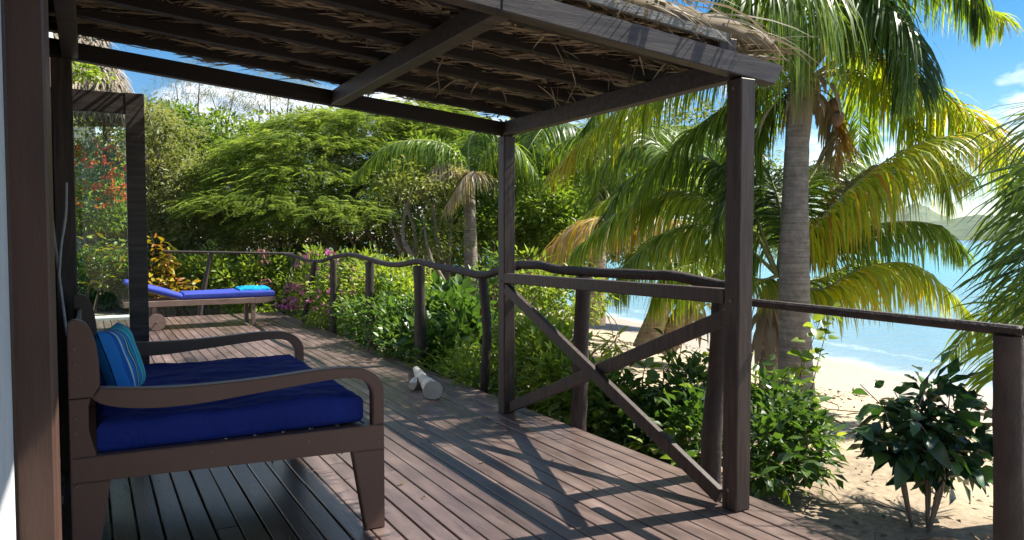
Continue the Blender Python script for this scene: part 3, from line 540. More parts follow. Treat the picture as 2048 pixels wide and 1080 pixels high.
# ------------------------------------------------------------ daybed
bed = thing('daybed', (.55, 4.05, 0), 'brown timber daybed with high curved arms on the deck', 'daybed')
def arc(cx, cz, r, a0, a1, n=8): return [(cx+r*math.cos(R(a0+(a1-a0)*i/n)), cz+r*math.sin(R(a0+(a1-a0)*i/n))) for i in range(n+1)]
def smooth(pts, n=28): return [(v.x, v.z) for v in cat([(x, 0, z) for x, z in pts], n)]
def side(y0, y1, out):
    t = y0, y1
    back = [(-.083, .735), (-.083, 1.012), (-.078, 1.030), (-.065, 1.037)]+smooth([(-.055, 1.037), (-.022, 1.022), (.002, .975), (.016, .915), (.022, .84), (.022, .772)], 14)+[(.018, .77), (-.005, .735)]
    prism('back_post', back, *t, M['bed'], bed, .004)
    arm = [(-.083, .732), (-.083, .62), (-.035, .62), (-.014, .700), (-.008, .728)]
    top = smooth([(.024, .770), (.14, .755), (.30, .745), (.50, .745), (.68, .752), (.84, .763), (.95, .7655), (1.04, .760), (1.10, .742), (1.145, .708), (1.168, .665), (1.172, .62)], 34)
    bot = smooth([(1.118, .60), (1.116, .642), (1.098, .678), (1.06, .705), (1.00, .716), (.90, .713), (.75, .700), (.55, .682), (.38, .668), (.22, .668), (.10, .682), (.03, .703), (.0, .724)], 34)
    prism('armrest', [(.0235, .768)]+top[1:]+[(1.172, .488), (1.118, .488)]+bot+[(-.006, .734)], *t, M['bed'], bed, .005)
    prism('back_upright', [(-.083, .731), (-.0105, .731), (-.018, .70), (-.018, .60), (.004, .512), (.004, .505), (-.083, .505)], *t, M['bed'], bed, .003)
    prism('side_rail', [(-.083, .5035), (1.172, .486), (1.172, .372), (-.083, .408)], *t, M['bed'], bed, .004)
    prism('leg', [(1.172, .3705), (1.022, .375), (1.083, .004), (1.172, .002)], *t, M['bed'], bed, .004)
    prism('leg', [(-.083, .4065), (.052, .4025), (-.01, .004), (-.083, .002)], *t, M['bed'], bed, .004)
    if out:
        for x, z in ((-.062, .925), (-.062, .872), (-.045, .80), (-.062, .66), (-.062, .60), (-.062, .445), (-.062, .395), (.42, .462), (.82, .452), (1.145, .452), (1.145, .412)):
            bm = bmesh.new(); bmesh.ops.create_cone(bm, segments=8, radius1=.0065, radius2=.005, depth=.006, cap_ends=True); bmesh.ops.transform(bm, matrix=Matrix.Translation((x, y0-.001, z)) @ Matrix.Rotation(R(90), 4, 'X'), verts=bm.verts); bobj('screw', bm, M['screw'], bed)
side(3.29, 3.345, True); side(4.78, 4.835, False)
bxo('front_rail', 1.10, 1.15, 3.346, 4.779, .385, .482, M['bed'], bed)
bxo('back_rail', -.078, -.03, 3.346, 4.779, .40, .50, M['bed'], bed)
for i in range(9):
    x = .02+i*.122; bxo('seat_slat', x, x+.10, 3.346, 4.779, .470-.014*(x/1.1), .494-.014*(x/1.1), M['bed'], bed, .003)
for i in range(4): bxo('back_slat', -.066, -.046, 3.346, 4.779, .56+i*.105, .645+i*.105, M['bed'], bed, .003)
def mattress(name, x0, x1, y0, y1, z0, z1, m, label, cat_, rnd=.035, wr=.006, sl=0, org=None, rot=0):
    mb = MB(); n1, n2 = 70, 90; V = []; cx, cy, cz = (x0+x1)/2, (y0+y1)/2, (z0+z1)/2; hx, hy, hz = (x1-x0)/2, (y1-y0)/2, (z1-z0)/2
    def P(u, v, s):   # rounded slab
        x, y = u*hx, v*hy; ex = max(0, abs(x)-(hx-rnd))/rnd; ey = max(0, abs(y)-(hy-rnd))/rnd; e = min(1, math.hypot(ex, ey))
        k = max(abs(ex), abs(ey)); z = hz-rnd+rnd*math.sqrt(max(0, 1-min(1, max(ex, ey))**2))
        wz = wr*(mnoise.noise((x*2.2+9, y*7+x*2, s*5))+.7*mnoise.noise((x*4+y*2, y*19, s*7+2))+.35*mnoise.noise((x*14, y*25+x*9, 4)))*max(0, 1-k)**.6
        return (x, y, s*z+wz*(s > 0)+.010*(1-u*u)*(1-v*v)*(s > 0))
    g = np.sin(np.linspace(-1, 1, n1+1)*math.pi/2); h = np.sin(np.linspace(-1, 1, n2+1)*math.pi/2)
    for s in (1, -1):
        base = len(V)
        for u in g:
            for v in h: V.append(P(u, v, s))
        F = [(base+i*(n2+1)+j, base+(i+1)*(n2+1)+j, base+(i+1)*(n2+1)+j+1, base+i*(n2+1)+j+1) for i in range(n1) for j in range(n2)]
        mb.f4.append(np.array(F if s > 0 else [f[::-1] for f in F])); mb.t4.append(np.full(len(F), .5)); mb.m4.append(np.zeros(len(F)))
    N1 = (n1+1)*(n2+1); e = [(i*(n2+1)) for i in range(n1+1)]+[n1*(n2+1)+j for j in range(1, n2+1)]+[i*(n2+1)+n2 for i in range(n1-1, -1, -1)]+[j for j in range(n2-1, -1, -1)]
    F = [(e[i+1], e[i], e[i]+N1, e[i+1]+N1) for i in range(len(e)-1)]; mb.f4.append(np.array(F)); mb.t4.append(np.full(len(F), .5)); mb.m4.append(np.zeros(len(F)))
    mb.v.append(np.array(V)); me = mb.mesh(name); o = link(name, me, None, m); o.location = (cx, cy, cz); o.rotation_euler = (0, rot, 0); tag(o, label, cat_); return o
mattress('seat_cushion', .008, 1.092, 3.352, 4.772, .488, .622, M['cush'], 'thick royal blue cushion lying on the brown daybed', 'cushion', .035, .017)
def pillow():
    n = 26; mb = MB(); V = []
    for s in (1, -1):
        for i in range(n+1):
            for j in range(n+1):
                u, v = -1+2*i/n, -1+2*j/n; t = (max(0, 1-u**4)*max(0, 1-v**4))**.55
                V.append((.205*u*(1-.07*(1-abs(v))*abs(u)), .165*v*(1-.07*(1-abs(u))*abs(v)), s*(.068*t+.002)*(1+.12*mnoise.noise((u*2, v*2, s)))))
    N1 = (n+1)**2; F = []
    for i in range(n):
        for j in range(n): a = i*(n+1)+j; F += [(a, a+n+1, a+n+2, a+1), (N1+a, N1+a+1, N1+a+n+2, N1+a+n+1)]
    mb.add(V, F); o = mb.obj('pillow', M['pillow'])
    # local x -> world Y (stripes across), local y -> up and back, normal -> +X
    c = Vector((.110, 3.88, .782)); lx = Vector((.22, .97, 0)).normalized(); lz = Vector((.97, -.22, .30)).normalized(); ly = lz.cross(lx).normalized(); lz = lx.cross(ly)
    o.matrix_world = Matrix(((lx.x, ly.x, lz.x, c.x), (lx.y, ly.y, lz.y, c.y), (lx.z, ly.z, lz.z, c.z), (0, 0, 0, 1)))
    tag(o, 'striped blue and turquoise pillow leaning on the daybed back', 'pillow')
pillow()
# ------------------------------------------------------------ sun lounger
lg = thing('sun_lounger', (1.5, 12.2, 0), 'low wheeled timber sun lounger at the far end of the deck', 'sun lounger')
for y in (11.98, 12.58):
    bar('side_rail', (.40, y, .385), (2.20, y, .385), .035, .085, M['lwood'], lg)
    prism('end_rail', [(2.2, .34), (2.34, .335), (2.47, .37), (2.53, .42), (2.51, .432), (2.2, .428)], y-.0175, y+.0175, M['lwood'], lg)
    bar('leg', (2.18, y+.04, 0), (2.18, y+.04, .342), .055, .09, M['lwood'], lg, up=(0, 1, 0))
    bar('leg', (.80, y+.04, .12), (.80, y+.04, .342), .05, .08, M['lwood'], lg, up=(0, 1, 0))
bar('axle', (.82, 11.93, .125), (.82, 12.66, .125), .03, .03, M['lwood'], lg)
for y in (11.925, 12.635):
    bm = bmesh.new(); bmesh.ops.create_cone(bm, segments=28, radius1=.122, radius2=.122, depth=.035, cap_ends=True); bmesh.ops.bevel(bm, geom=[e for e in bm.edges if len(e.link_faces) == 2 and e.calc_face_angle() > 1], offset=.006, segments=2, affect='EDGES')
    bmesh.ops.transform(bm, matrix=Matrix.Translation((.82, y, .125)) @ Matrix.Rotation(R(90), 4, 'X'), verts=bm.verts); w_ = bobj('wheel', bm, M['lwood'], lg)
    bm = bmesh.new(); bmesh.ops.create_cone(bm, segments=12, radius1=.016, radius2=.014, depth=.02, cap_ends=True); bmesh.ops.transform(bm, matrix=Matrix.Translation((.82, y-.02, .125)) @ Matrix.Rotation(R(90), 4, 'X'), verts=bm.verts)
    hb = bobj('hub', bm, M['cut']); hb.parent = w_
for i in range(12): x = 1.2+i*.105; bxo('slat', x, x+.08, 12.0, 12.56, .405, .425, M['lwood'], lg, .003)
bar('back_frame', (1.18, 12.02, .43), (.46, 12.02, .66), .04, .045, M['lwood'], lg); bar('back_frame', (1.18, 12.54, .43), (.46, 12.54, .66), .04, .045, M['lwood'], lg)
bar('prop', (.72, 12.06, .43), (.66, 12.06, .58), .03, .03, M['lwood'], lg, up=(0, 1, 0))
mattress('lounger_mattress', 1.19, 2.50, 11.98, 12.62, .430, .525, M['matt'], 'faded blue seat mattress lying flat on the lounger', 'mattress', .03, .012)
mattress('lounger_mattress', .40, 1.22, 11.98, 12.62, .545, .615, M['matt'], 'faded blue mattress section propped on the raised lounger back', 'mattress', .03, .012, rot=R(17.5))
def towel():
    n, k = 40, 26; mb = MB(); V = []
    for s in (0, 1):
        for i in range(n+1):
            for j in range(k+1):
                u, v = i/n, j/k; x = 2.00+.46*u; y = 12.12+.46*v+.02*mnoise.noise((u*3, 0, 0)); e = min(1, 5*min(u, 1-u, v, 1-v)+.25)
                V.append((x, y, .528+s*(.052*e**.5+.022*mnoise.noise((u*4, v*3, 1))+.012*mnoise.noise((u*9, v*8, 2)))))
    N1 = (n+1)*(k+1); F = [(N1+i*(k+1)+j, N1+(i+1)*(k+1)+j, N1+(i+1)*(k+1)+j+1, N1+i*(k+1)+j+1) for i in range(n) for j in range(k)]
    e = [i*(k+1) for i in range(n+1)]+[n*(k+1)+j for j in range(1, k+1)]+[i*(k+1)+k for i in range(n-1, -1, -1)]+[j for j in range(k-1, -1, -1)]
    F += [(e[i], e[i+1], e[i+1]+N1, e[i]+N1) for i in range(len(e)-1)]; mb.add(V, F); tag(mb.obj('towel', M['towel']), 'folded turquoise towel on the foot of the lounger mattress', 'towel')
towel()
# ------------------------------------------------------------ driftwood, dry leaf, cords, kerb
dw = thing('driftwood', (2.56, 6.12, 0), 'bleached forked driftwood log lying on the dark deck', 'driftwood')
def log(name, pts, r, m, parent, n=20): return pole(name, pts, r, parent, m, 12, n, .16)
log('log', [(2.819, 6.970, 0.035), (2.709, 6.622, 0.050), (2.634, 6.344, 0.055), (2.578, 6.106, 0.055), (2.469, 5.732, 0.075)], [.030, .044, .048, .058, .080], 'drift', dw, 26)
log('branch_stub', [(2.631, 6.432, 0.050), (2.550, 6.341, 0.045), (2.444, 6.137, 0.045)], [.030, .030, .034], 'drift', dw, 12)
def dry_leaf():
    mb = MB(); ribbon(mb, np.array([[.66, 6.1, .02], [.68, 6.1, .02], [.70, 6.12, .02]]), np.array([[-.9, .3, .35], [.9, .1, .3], [.2, .9, .4]]), np.array([[.2, 1, 0], [0, 1, .2], [1, 0, 0.]]), .11, .07, .9, np.array([.2, .5, .3]), 5)
    tag(mb.obj('dry_leaf', M['litter']), 'curled dry brown leaf on the boards beyond the daybed', 'leaf')
dry_leaf()
cd = thing('hanging_cords', (-.1, 3.6, .7), 'pair of thin grey cords hanging down beside the dark post', 'cord')
def cord(pts, r=.006):
    mb = MB(); mb.tube(cat(pts, 24), r, 6); mb.obj('strand', M['cord'], cd)
cord([(-0.141, 3.700, 1.985), (-0.140, 3.700, 1.716), (-0.136, 3.700, 1.444), (-0.116, 3.700, 1.192), (-0.093, 3.700, 0.931)])
cord([(-0.080, 3.680, 1.581), (-0.086, 3.680, 1.445), (-0.105, 3.680, 1.318), (-0.115, 3.680, 1.197)])
kerb = tag(bxo('kerb_stone', -1.2, .62, 14.15, 14.4, -.45, .03, M['white_edge'], None, .02), 'pale low kerb stone edging the planting beyond the deck end', 'kerb')

def deck_bits():
    mb = MB(); n = 75; x = rng.random(n)*2.9; y = 2+rng.random(n)*11; leaves(mb, np.stack([x, y, np.full(n, .006)], 1), np.stack([rng.normal(size=n), rng.normal(size=n), .05+.1*rng.random(n)], 1), np.array([0, 0, 1.])+.3*rng.normal(size=(n, 3)), .025+.045*rng.random(n), .010+.016*rng.random(n), rng.random(n), .2)
    tag(mb.obj('leaf_debris', M['litter'], None, False), 'small dry leaf scraps lying on the deck boards', kind='stuff')
deck_bits()

# ------------------------------------------------------------ palms
def crown_auto(parent, C, n, ln, rise=.5, fall=1.3, a0=0, arc_=360, t=.2, ll=.75, w=.04, nl=44, droop=1.1, tv=.1):
    C = Vector(C)
    for i in range(n):
        a = R(a0+arc_*i/n+random.uniform(-9, 9)); l = ln*random.uniform(.82, 1.12); up = rise*random.uniform(.4, 1.5); fl = fall*random.uniform(.6, 1.3)
        h = Vector((math.sin(a), math.cos(a), 0)); z = Vector((0, 0, 1))
        frond(parent, [C, C+h*l*.32+z*up*.8, C+h*l*.65+z*up*.75, C+h*l*.88+z*(up*.75-fl*.5), C+h*l+z*(up*.75-fl)], nl, ll, w, droop, t+random.uniform(-.08, .15), tv)
def nuts(parent, C, n=6, r=.11):
    for i in range(n):
        a = i*2.4; bm = bmesh.new(); bmesh.ops.create_icosphere(bm, subdivisions=2, radius=r); bmesh.ops.scale(bm, vec=(.85, .85, 1.1), verts=bm.verts)
        bmesh.ops.transform(bm, matrix=Matrix.Translation(Vector(C)+Vector((math.cos(a)*.16, math.sin(a)*.16, -.12-.08*(i % 3)))), verts=bm.verts); bobj('coconut', bm, M['husk'], parent, True)
def sheaths(parent, C, n=26, r=.16, L_=.42, t=.8, name='leaf_sheath', spread=.9):
    mb = MB(); a = rng.random(n)*6.28; C = np.array(C); p = C+np.stack([np.cos(a)*r*.5, np.sin(a)*r*.5, rng.random(n)*.25-.2], 1)
    d = np.stack([np.cos(a)*spread, np.sin(a)*spread, .7*rng.normal(size=n)], 1); ribbon(mb, p, d, np.cross(d, [0, 0, 1.]), L_*(.6+.8*rng.random(n)), .05+.05*rng.random(n), 1.6, np.clip(.75+.3*rng.random(n), 0, 1), 5)
    mb.obj(name, M['litter'], parent, False)
p1 = thing('coconut_palm', (6.15, 5.06, -0.46), 'tall coconut palm with thick pale ringed trunk just beyond the deck', 'palm')
palm_trunk(p1, [(6.13, 5.07, -0.52), (6.13, 5.10, -0.07), (6.13, 5.14, 0.93), (6.16, 5.17, 1.82), (6.22, 5.19, 2.87)], [.22, .172, .148, .138, .118, .11], rings=17)
C1 = (6.27, 5.17, 2.92)
sheaths(p1, C1, 34, .2, .45); nuts(p1, (6.42, 5.07, 2.80), 3, .075)
F1 = dict(parent=p1)
frond(p1, [C1, (6.05, 5.09, 3.47), (5.66, 4.97, 3.63), (5.27, 4.96, 3.61), (4.91, 5.03, 3.43)], 76, 1.30, .044, 1.9, .33, .09, spread=.35, fwd=.25, base=.22, lift=-.2)
frond(p1, [C1, (5.99, 4.78, 3.42), (5.51, 4.48, 3.54), (5.03, 4.28, 3.46), (4.63, 4.15, 3.26)], 70, 1.15, .042, 2.0, .36, .12, spread=.35, fwd=.25, base=.2, lift=-.2)
frond(p1, [C1, (6.46, 5.09, 3.62), (6.46, 4.87, 3.81), (6.49, 4.62, 3.74)], 64, 1.05, .042, 1.7, .40, .12, spread=.4)
frond(p1, [C1, (6.50, 4.84, 3.59), (6.54, 4.47, 3.51), (6.59, 4.25, 3.20), (6.57, 4.18, 2.71)], 84, .78, .042, 1.2, .10, .07, side=(1, 1), fwd=.35)
frond(p1, [C1, (6.63, 4.99, 3.42), (6.84, 4.75, 3.44), (6.91, 4.58, 3.08), (6.92, 4.55, 2.69)], 70, .70, .040, 1.2, .16, .08, fwd=.4)
frond(p1, [C1, (6.58, 4.69, 3.96), (6.89, 4.29, 4.01), (7.11, 4.04, 3.72), (7.19, 3.98, 3.35)], 80, .70, .042, 1.5, .22, .16, label='frond with dull purplish brown leaflets')
frond(p1, [C1, (6.86, 5.00, 4.06), (7.64, 4.92, 4.17), (8.39, 4.71, 3.86), (8.77, 4.60, 3.71)], 70, .62, .034, 1.3, .5, .15)
frond(p1, [C1, (7.02, 5.10, 3.27), (7.61, 4.87, 3.01), (8.26, 4.61, 2.63), (8.76, 4.42, 2.16)], 92, .80, .042, 1.25, .62, .13, label='long yellow and brown frond')
frond(p1, [C1, (7.57, 5.37, 3.20), (8.29, 5.18, 2.96), (8.92, 4.92, 2.58), (9.32, 4.78, 1.90)], 76, .7, .040, 1.25, .66, .13)
frond(p1, [C1, (6.03, 5.66, 3.27), (5.55, 6.27, 3.10), (5.06, 6.87, 2.66), (4.64, 7.30, 2.09)], 92, .78, .042, 1.3, .46, .1, tip=.28)
frond(p1, [C1, (6.09, 5.72, 2.85), (5.77, 6.12, 2.56), (5.47, 6.49, 2.10), (5.23, 6.71, 1.55)], 84, .72, .042, 1.0, .42, .14, tip=.1)
frond(p1, [C1, (6.37, 6.06, 3.64), (6.02, 6.72, 3.64), (5.59, 7.29, 3.24), (5.32, 7.64, 2.67)], 84, .8, .044, 1.2, .30, .1)
frond(p1, [C1, (6.11, 5.47, 2.61), (5.84, 5.60, 2.09), (5.64, 5.68, 1.53)], 66, .75, .042, .9, .18, .1)
frond(p1, [C1, (7.26, 5.79, 3.70), (8.36, 6.21, 3.76), (8.99, 6.51, 2.98), (9.12, 6.63, 2.34)], 70, .75, .044, 1.2, .32, .1)
frond(p1, [C1, (6.61, 5.19, 2.71), (6.75, 5.16, 2.46), (6.76, 5.19, 2.10)], 46, .5, .04, 1.4, .97, .05, label='dead brown frond hanging by the trunk', base=.3)
frond(p1, [C1, (6.62, 5.79, 3.29), (6.86, 6.44, 2.98), (6.94, 6.82, 2.25)], 66, .8, .044, 1.1, .22, .1)
for a, l, up in ((-92, 3.3, 1.7), (-48, 3.7, 2.0), (-22, 3.6, 1.8), (-66, 3.6, 1.3), (-75, 2.9, 1.5), (-35, 3.0, 1.5), (60, 2.4, 1.6), (-55, 3.3, 1.9), (-10, 2.6, 1.7)):  # upper fronds, added mostly above the view to shade the deck
    h = Vector((math.sin(R(a)), math.cos(R(a)), 0)); z = Vector((0, 0, 1)); c = Vector(C1)
    frond(p1, [c, c+h*l*.3+z*up*.95, c+h*l*.68+z*(up*1.25), c+h*l+z*up*.95], 60, .85, .045, 1.0, .25, .1)
p2 = thing('coconut_palm', (6.47, 5.68, -0.62), 'short young palm with slim brown trunk standing left of the thick pale trunk', 'palm')
palm_trunk(p2, [(6.56, 5.74, -0.72), (6.49, 5.75, -0.11), (6.47, 5.73, 0.34), (6.53, 5.72, 0.80)], [.145, .115, .105, .10], m='ptrunk2', rings=14)
C2 = (6.55, 5.71, 0.93)
sheaths(p2, (6.38, 5.68, 0.62), 30, .18, .55, spread=.5); sheaths(p2, (6.55, 5.71, 0.89), 16, .15, .4)
frond(p2, [C2, (6.67, 5.43, 1.38), (6.95, 5.08, 1.90), (7.36, 4.75, 2.27), (7.92, 4.44, 2.44)], 90, .86, .040, 1.5, .55, .12, label='arching yellow frond')
frond(p2, [C2, (7.10, 5.55, 1.60), (7.55, 5.21, 2.06), (8.03, 4.95, 2.22), (8.40, 4.72, 2.03)], 80, .72, .040, 1.5, .45, .12)
frond(p1, [C1, (7.37, 5.48, 3.20), (7.94, 5.25, 2.80), (8.42, 5.07, 2.23), (8.51, 5.00, 1.77)], 80, .75, .040, 1.3, .42, .13)
frond(p2, [C2, (6.96, 5.51, 1.46), (7.30, 5.40, 1.93), (7.57, 5.31, 2.15)], 50, .6, .042, 1.5, .78, .06, tip=.1)
frond(p2, [C2, (7.09, 5.54, 1.27), (7.63, 5.25, 1.50), (8.16, 4.95, 1.49), (8.42, 4.79, 1.21)], 86, .66, .042, 1.7, .42, .08)
frond(p2, [C2, (6.78, 5.35, 0.79), (7.06, 5.08, 1.01), (7.48, 4.74, 1.06), (7.86, 4.38, 0.58)], 90, .72, .042, 1.6, .60, .08, label='drooping yellow frond over the water')
frond(p2, [C2, (7.15, 5.71, 0.87), (7.88, 5.54, 1.09), (8.53, 5.28, 0.85)], 70, .6, .042, 1.5, .52, .1)
frond(p2, [C2, (6.33, 5.98, 1.54), (5.94, 6.44, 1.86), (5.47, 6.93, 1.73), (4.96, 7.31, 1.20)], 92, .8, .042, 1.35, .50, .1)
frond(p2, [C2, (6.29, 5.87, 1.21), (5.84, 6.02, 1.48), (5.37, 6.28, 1.38), (4.98, 6.48, 1.00)], 84, .7, .042, 1.4, .48, .1)
frond(p2, [C2, (6.51, 6.24, 1.95), (6.23, 6.76, 2.33), (5.78, 7.23, 2.11), (5.52, 7.58, 1.50)], 84, .8, .044, 1.2, .22, .09)
frond(p2, [C2, (6.75, 5.87, 1.66), (6.72, 6.14, 2.18), (6.52, 6.48, 2.20)], 66, .8, .044, 1.2, .16, .09)
frond(p2, [C2, (7.06, 5.92, 1.67), (7.71, 6.04, 2.28), (8.29, 6.06, 2.25), (8.59, 6.09, 1.57)], 76, .75, .042, 1.2, .38, .12)
frond(p2, [C2, (7.22, 6.05, 1.50), (7.80, 6.33, 2.19), (8.39, 6.58, 2.30)], 66, .75, .042, 1.3, .25, .12)
frond(p2, [C2, (6.22, 5.66, 0.90), (5.80, 5.68, 1.01), (5.45, 5.75, 0.81)], 50, .5, .036, 1.4, .52, .1)
p3 = thing('leaning_palm', (7.78, 9.32, -0.45), 'pair of leaning brown palm trunks on the sand behind the braced balustrade', 'palm')
palm_trunk(p3, [(7.72, 9.35, -0.45), (7.87, 9.29, 0.03), (8.11, 9.18, 0.67), (8.52, 9.00, 1.55)], [.22, .17, .15, .12], m='ptrunk2', rings=12)
palm_trunk(p3, [(8.05, 9.39, -0.48), (8.29, 9.17, 0.02), (8.44, 8.99, 0.43), (8.86, 8.79, 1.15)], [.24, .18, .16, .12], m='ptrunk2', rings=12)
C3 = (8.52, 9.00, 1.59)
sheaths(p3, (8.43, 8.98, 0.27), 24, .2, .6, spread=.5)
for pts, t in (([C3, (8.04, 9.30, 2.19), (7.52, 9.93, 2.05), (6.91, 10.47, 1.39), (6.45, 10.69, 0.64)], .62), ([C3, (7.90, 8.89, 1.62), (7.17, 9.08, 1.69), (6.38, 9.40, 1.54), (5.72, 9.62, 0.83)], .80), ([C3, (8.74, 9.49, 2.47), (8.22, 10.15, 2.93), (7.58, 10.72, 2.43)], .3), ([C3, (8.02, 9.03, 1.15), (7.41, 9.14, 1.16), (7.00, 9.23, 0.55)], .45),
               ([C3, (9.11, 9.17, 2.46), (9.55, 9.17, 2.82), (9.98, 9.11, 1.99)], .25), ([C3, (8.66, 10.02, 2.85), (8.08, 10.83, 3.34), (7.31, 11.59, 2.94)], .25), ([C3, (8.15, 8.61, 1.01), (7.68, 8.63, 0.86), (7.34, 8.69, 0.42)], .5), ([C3, (9.31, 9.02, 1.72), (9.90, 8.92, 1.81), (10.56, 8.75, 1.14)], .3)):
    frond(p3, pts, 70, 1.0, .055, 1.3, t, .1, tip=.1)
p4 = thing('coconut_palm', (5.92, 2.32, -0.40), 'dark green palm at the open beach side with long fronds over the side railing', 'palm')
palm_trunk(p4, [(5.95, 2.31, -0.46), (5.95, 2.34, 0.27), (5.91, 2.40, 1.07), (5.88, 2.45, 1.67)], [.19, .15, .13, .11])
C4 = (5.88, 2.45, 1.70)
for pts, t, ll in (([C4, (5.86, 2.49, 2.17), (5.24, 2.26, 2.17), (4.63, 2.02, 1.92), (4.26, 1.86, 1.58)], .12, .80), ([C4, (5.68, 2.46, 1.82), (5.02, 2.25, 1.75), (4.51, 2.06, 1.47), (4.16, 1.90, 1.14)], .09, .72), ([C4, (5.99, 2.61, 1.61), (5.39, 2.49, 1.43), (4.87, 2.30, 1.10), (4.52, 2.14, 0.76)], .10, .66),
                   ([C4, (6.39, 2.87, 2.00), (6.23, 2.95, 1.82), (5.87, 2.90, 1.40), (5.58, 2.81, 0.92)], .16, .62), ([C4, (5.89, 2.65, 1.19), (5.56, 2.71, 0.93), (5.30, 2.72, 0.67), (5.12, 2.70, 0.42)], .40, .48), ([C4, (6.11, 2.75, 1.04), (5.86, 2.88, 0.94), (5.57, 3.04, 0.76), (5.38, 3.13, 0.49)], .32, .42)):
    frond(p4, pts, 30, ll, .040, .45, t, .07, spread=1.0, fwd=.6)
p5 = thing('coconut_palm', (5.97, 12.05, -0.58), 'slender palm rising behind the crooked railing with hanging grey dead fronds', 'palm')
palm_trunk(p5, [(5.97, 12.04, -0.67), (5.98, 12.07, -0.13), (5.97, 12.12, 0.95), (5.97, 12.19, 2.16)], [.27, .15, .12, .105], rings=14)
C5 = (5.97, 12.19, 2.25)
for pts, t in (([C5, (5.64, 12.18, 2.90), (5.07, 12.28, 3.05), (4.46, 12.38, 2.90), (4.01, 12.50, 2.46)], .28), ([C5, (5.56, 12.10, 2.62), (5.24, 12.04, 2.56), (4.97, 12.06, 2.17)], 1), ([C5, (5.85, 11.70, 2.48), (5.57, 11.62, 2.33), (5.25, 11.65, 1.82)], 1), ([C5, (6.27, 11.94, 2.91), (6.61, 11.64, 2.99), (6.93, 11.31, 2.36)], .3), ([C5, (6.14, 12.48, 3.14), (6.56, 12.49, 3.45), (6.89, 12.52, 3.10)], .25), ([C5, (5.65, 12.74, 2.77), (5.08, 13.29, 2.80), (4.65, 13.74, 2.25)], .15)):
    frond(p5, pts, 70 if t < 1 else 44, .75 if t < 1 else .55, .045, 1.25, t, .08 if t < 1 else .03, tip=.08)
p6 = thing('coconut_palm', (9.36, 13.02, -0.41), 'dense green palm crown filling the background behind the pergola post', 'palm')
palm_trunk(p6, [(9.36, 13.02, -0.51), (9.44, 13.05, 1.08), (9.62, 13.04, 2.90)], [.22, .17, .13], m='ptrunk2')
crown_auto(p6, (9.62, 13.04, 2.90), 13, 3.4, .7, 1.6, t=.2, ll=.9, w=.06, nl=40)

# ------------------------------------------------------------ trees and thickets
def tree(name, loc, label, blobs, n, L_, W_, m, targets=None, r0=.1, clump=.25, per=26, t0=.1, t1=.9, barkm='bark', cat_='tree', kids=None, droop=.25, shell=.5, flat=.55, wob=.25, group=None):
    t = thing(name, loc, label, cat_, group); tg = targets if targets is not None else [tuple(np.array(c)+rng.normal(size=3)*.2) for c, r in blobs for _ in range(2)]
    if tg: mb = MB(); branches(mb, loc, tg, r0, wob=wob); mb.obj('trunk', M[barkm], t)
    mb = MB(); cloud(mb, blobs, n, L_, W_, clump, per, t0, t1, droop, shell, flat=flat); o = mb.obj('crown', M[m], t, False); o['kind'] = 'stuff'; return t
tree('grey_green_tree', (1.53, 19.71, -0.63), 'bushy grey green tree right behind the open glass door', [((1.61, 19.85, 3.09), (1.0, 1.0, 1.35)), ((2.11, 18.95, 2.11), (.9, .9, 1.2)), ((1.14, 19.49, 1.99), (1.0, 1, 1.4)), ((0.45, 20.48, 2.49), (1.4, 1, 1.5)), ((1.25, 20.69, 4.25), (.7, .8, .5)), ((2.48, 18.13, 1.29), (.8, .8, .8)), ((-0.29, 20.87, 1.89), (1.2, 1, 1.5)), ((1.48, 18.66, 0.73), (1.2, .8, .8)), ((0.24, 18.23, 3.47), (.8, .3, .35)), ((1.25, 18.96, 4.07), (.7, .5, .45))], 32000, .12, .045, 'leafC', clump=.3)
tree('broadleaf_tree', (3.43, 24.36, -1.18), 'bright topped broadleaf tree behind the grey green tree', [((3.55, 24.58, 4.61), (1.3, 1.5, .45)), ((2.74, 25.01, 4.18), (1.3, 1.3, 1.2)), ((4.60, 23.94, 3.65), (1.4, 1.3, .6)), ((2.46, 26.37, 5.23), (.6, .6, .4)), ((3.87, 23.16, 2.74), (1.8, 1.2, 1.5)), ((2.18, 25.26, 2.81), (1.6, 1.2, 1.6))], 16000, .17, .08, 'leafA', clump=.35, t0=0, t1=.6)
tree('bare_stemmed_tree', (5.21, 11.69, -0.27), 'tree with several pale brown bare stems left of the slender palm', [((5.09, 12.12, 2.43), (.7, .6, .35)), ((4.63, 12.13, 2.16), (.5, .5, .3)), ((5.54, 12.07, 2.01), (.4, .4, .3)), ((5.29, 11.95, 1.31), (.5, .4, .3))], 2600, .09, .04, 'leafD', targets=[(4.96, 11.93, 1.73), (4.63, 12.14, 2.20), (5.16, 12.07, 2.35), (5.53, 11.96, 1.83), (4.40, 12.01, 1.64), (4.78, 11.83, 2.32)], r0=.085, wob=.35, t0=.3)
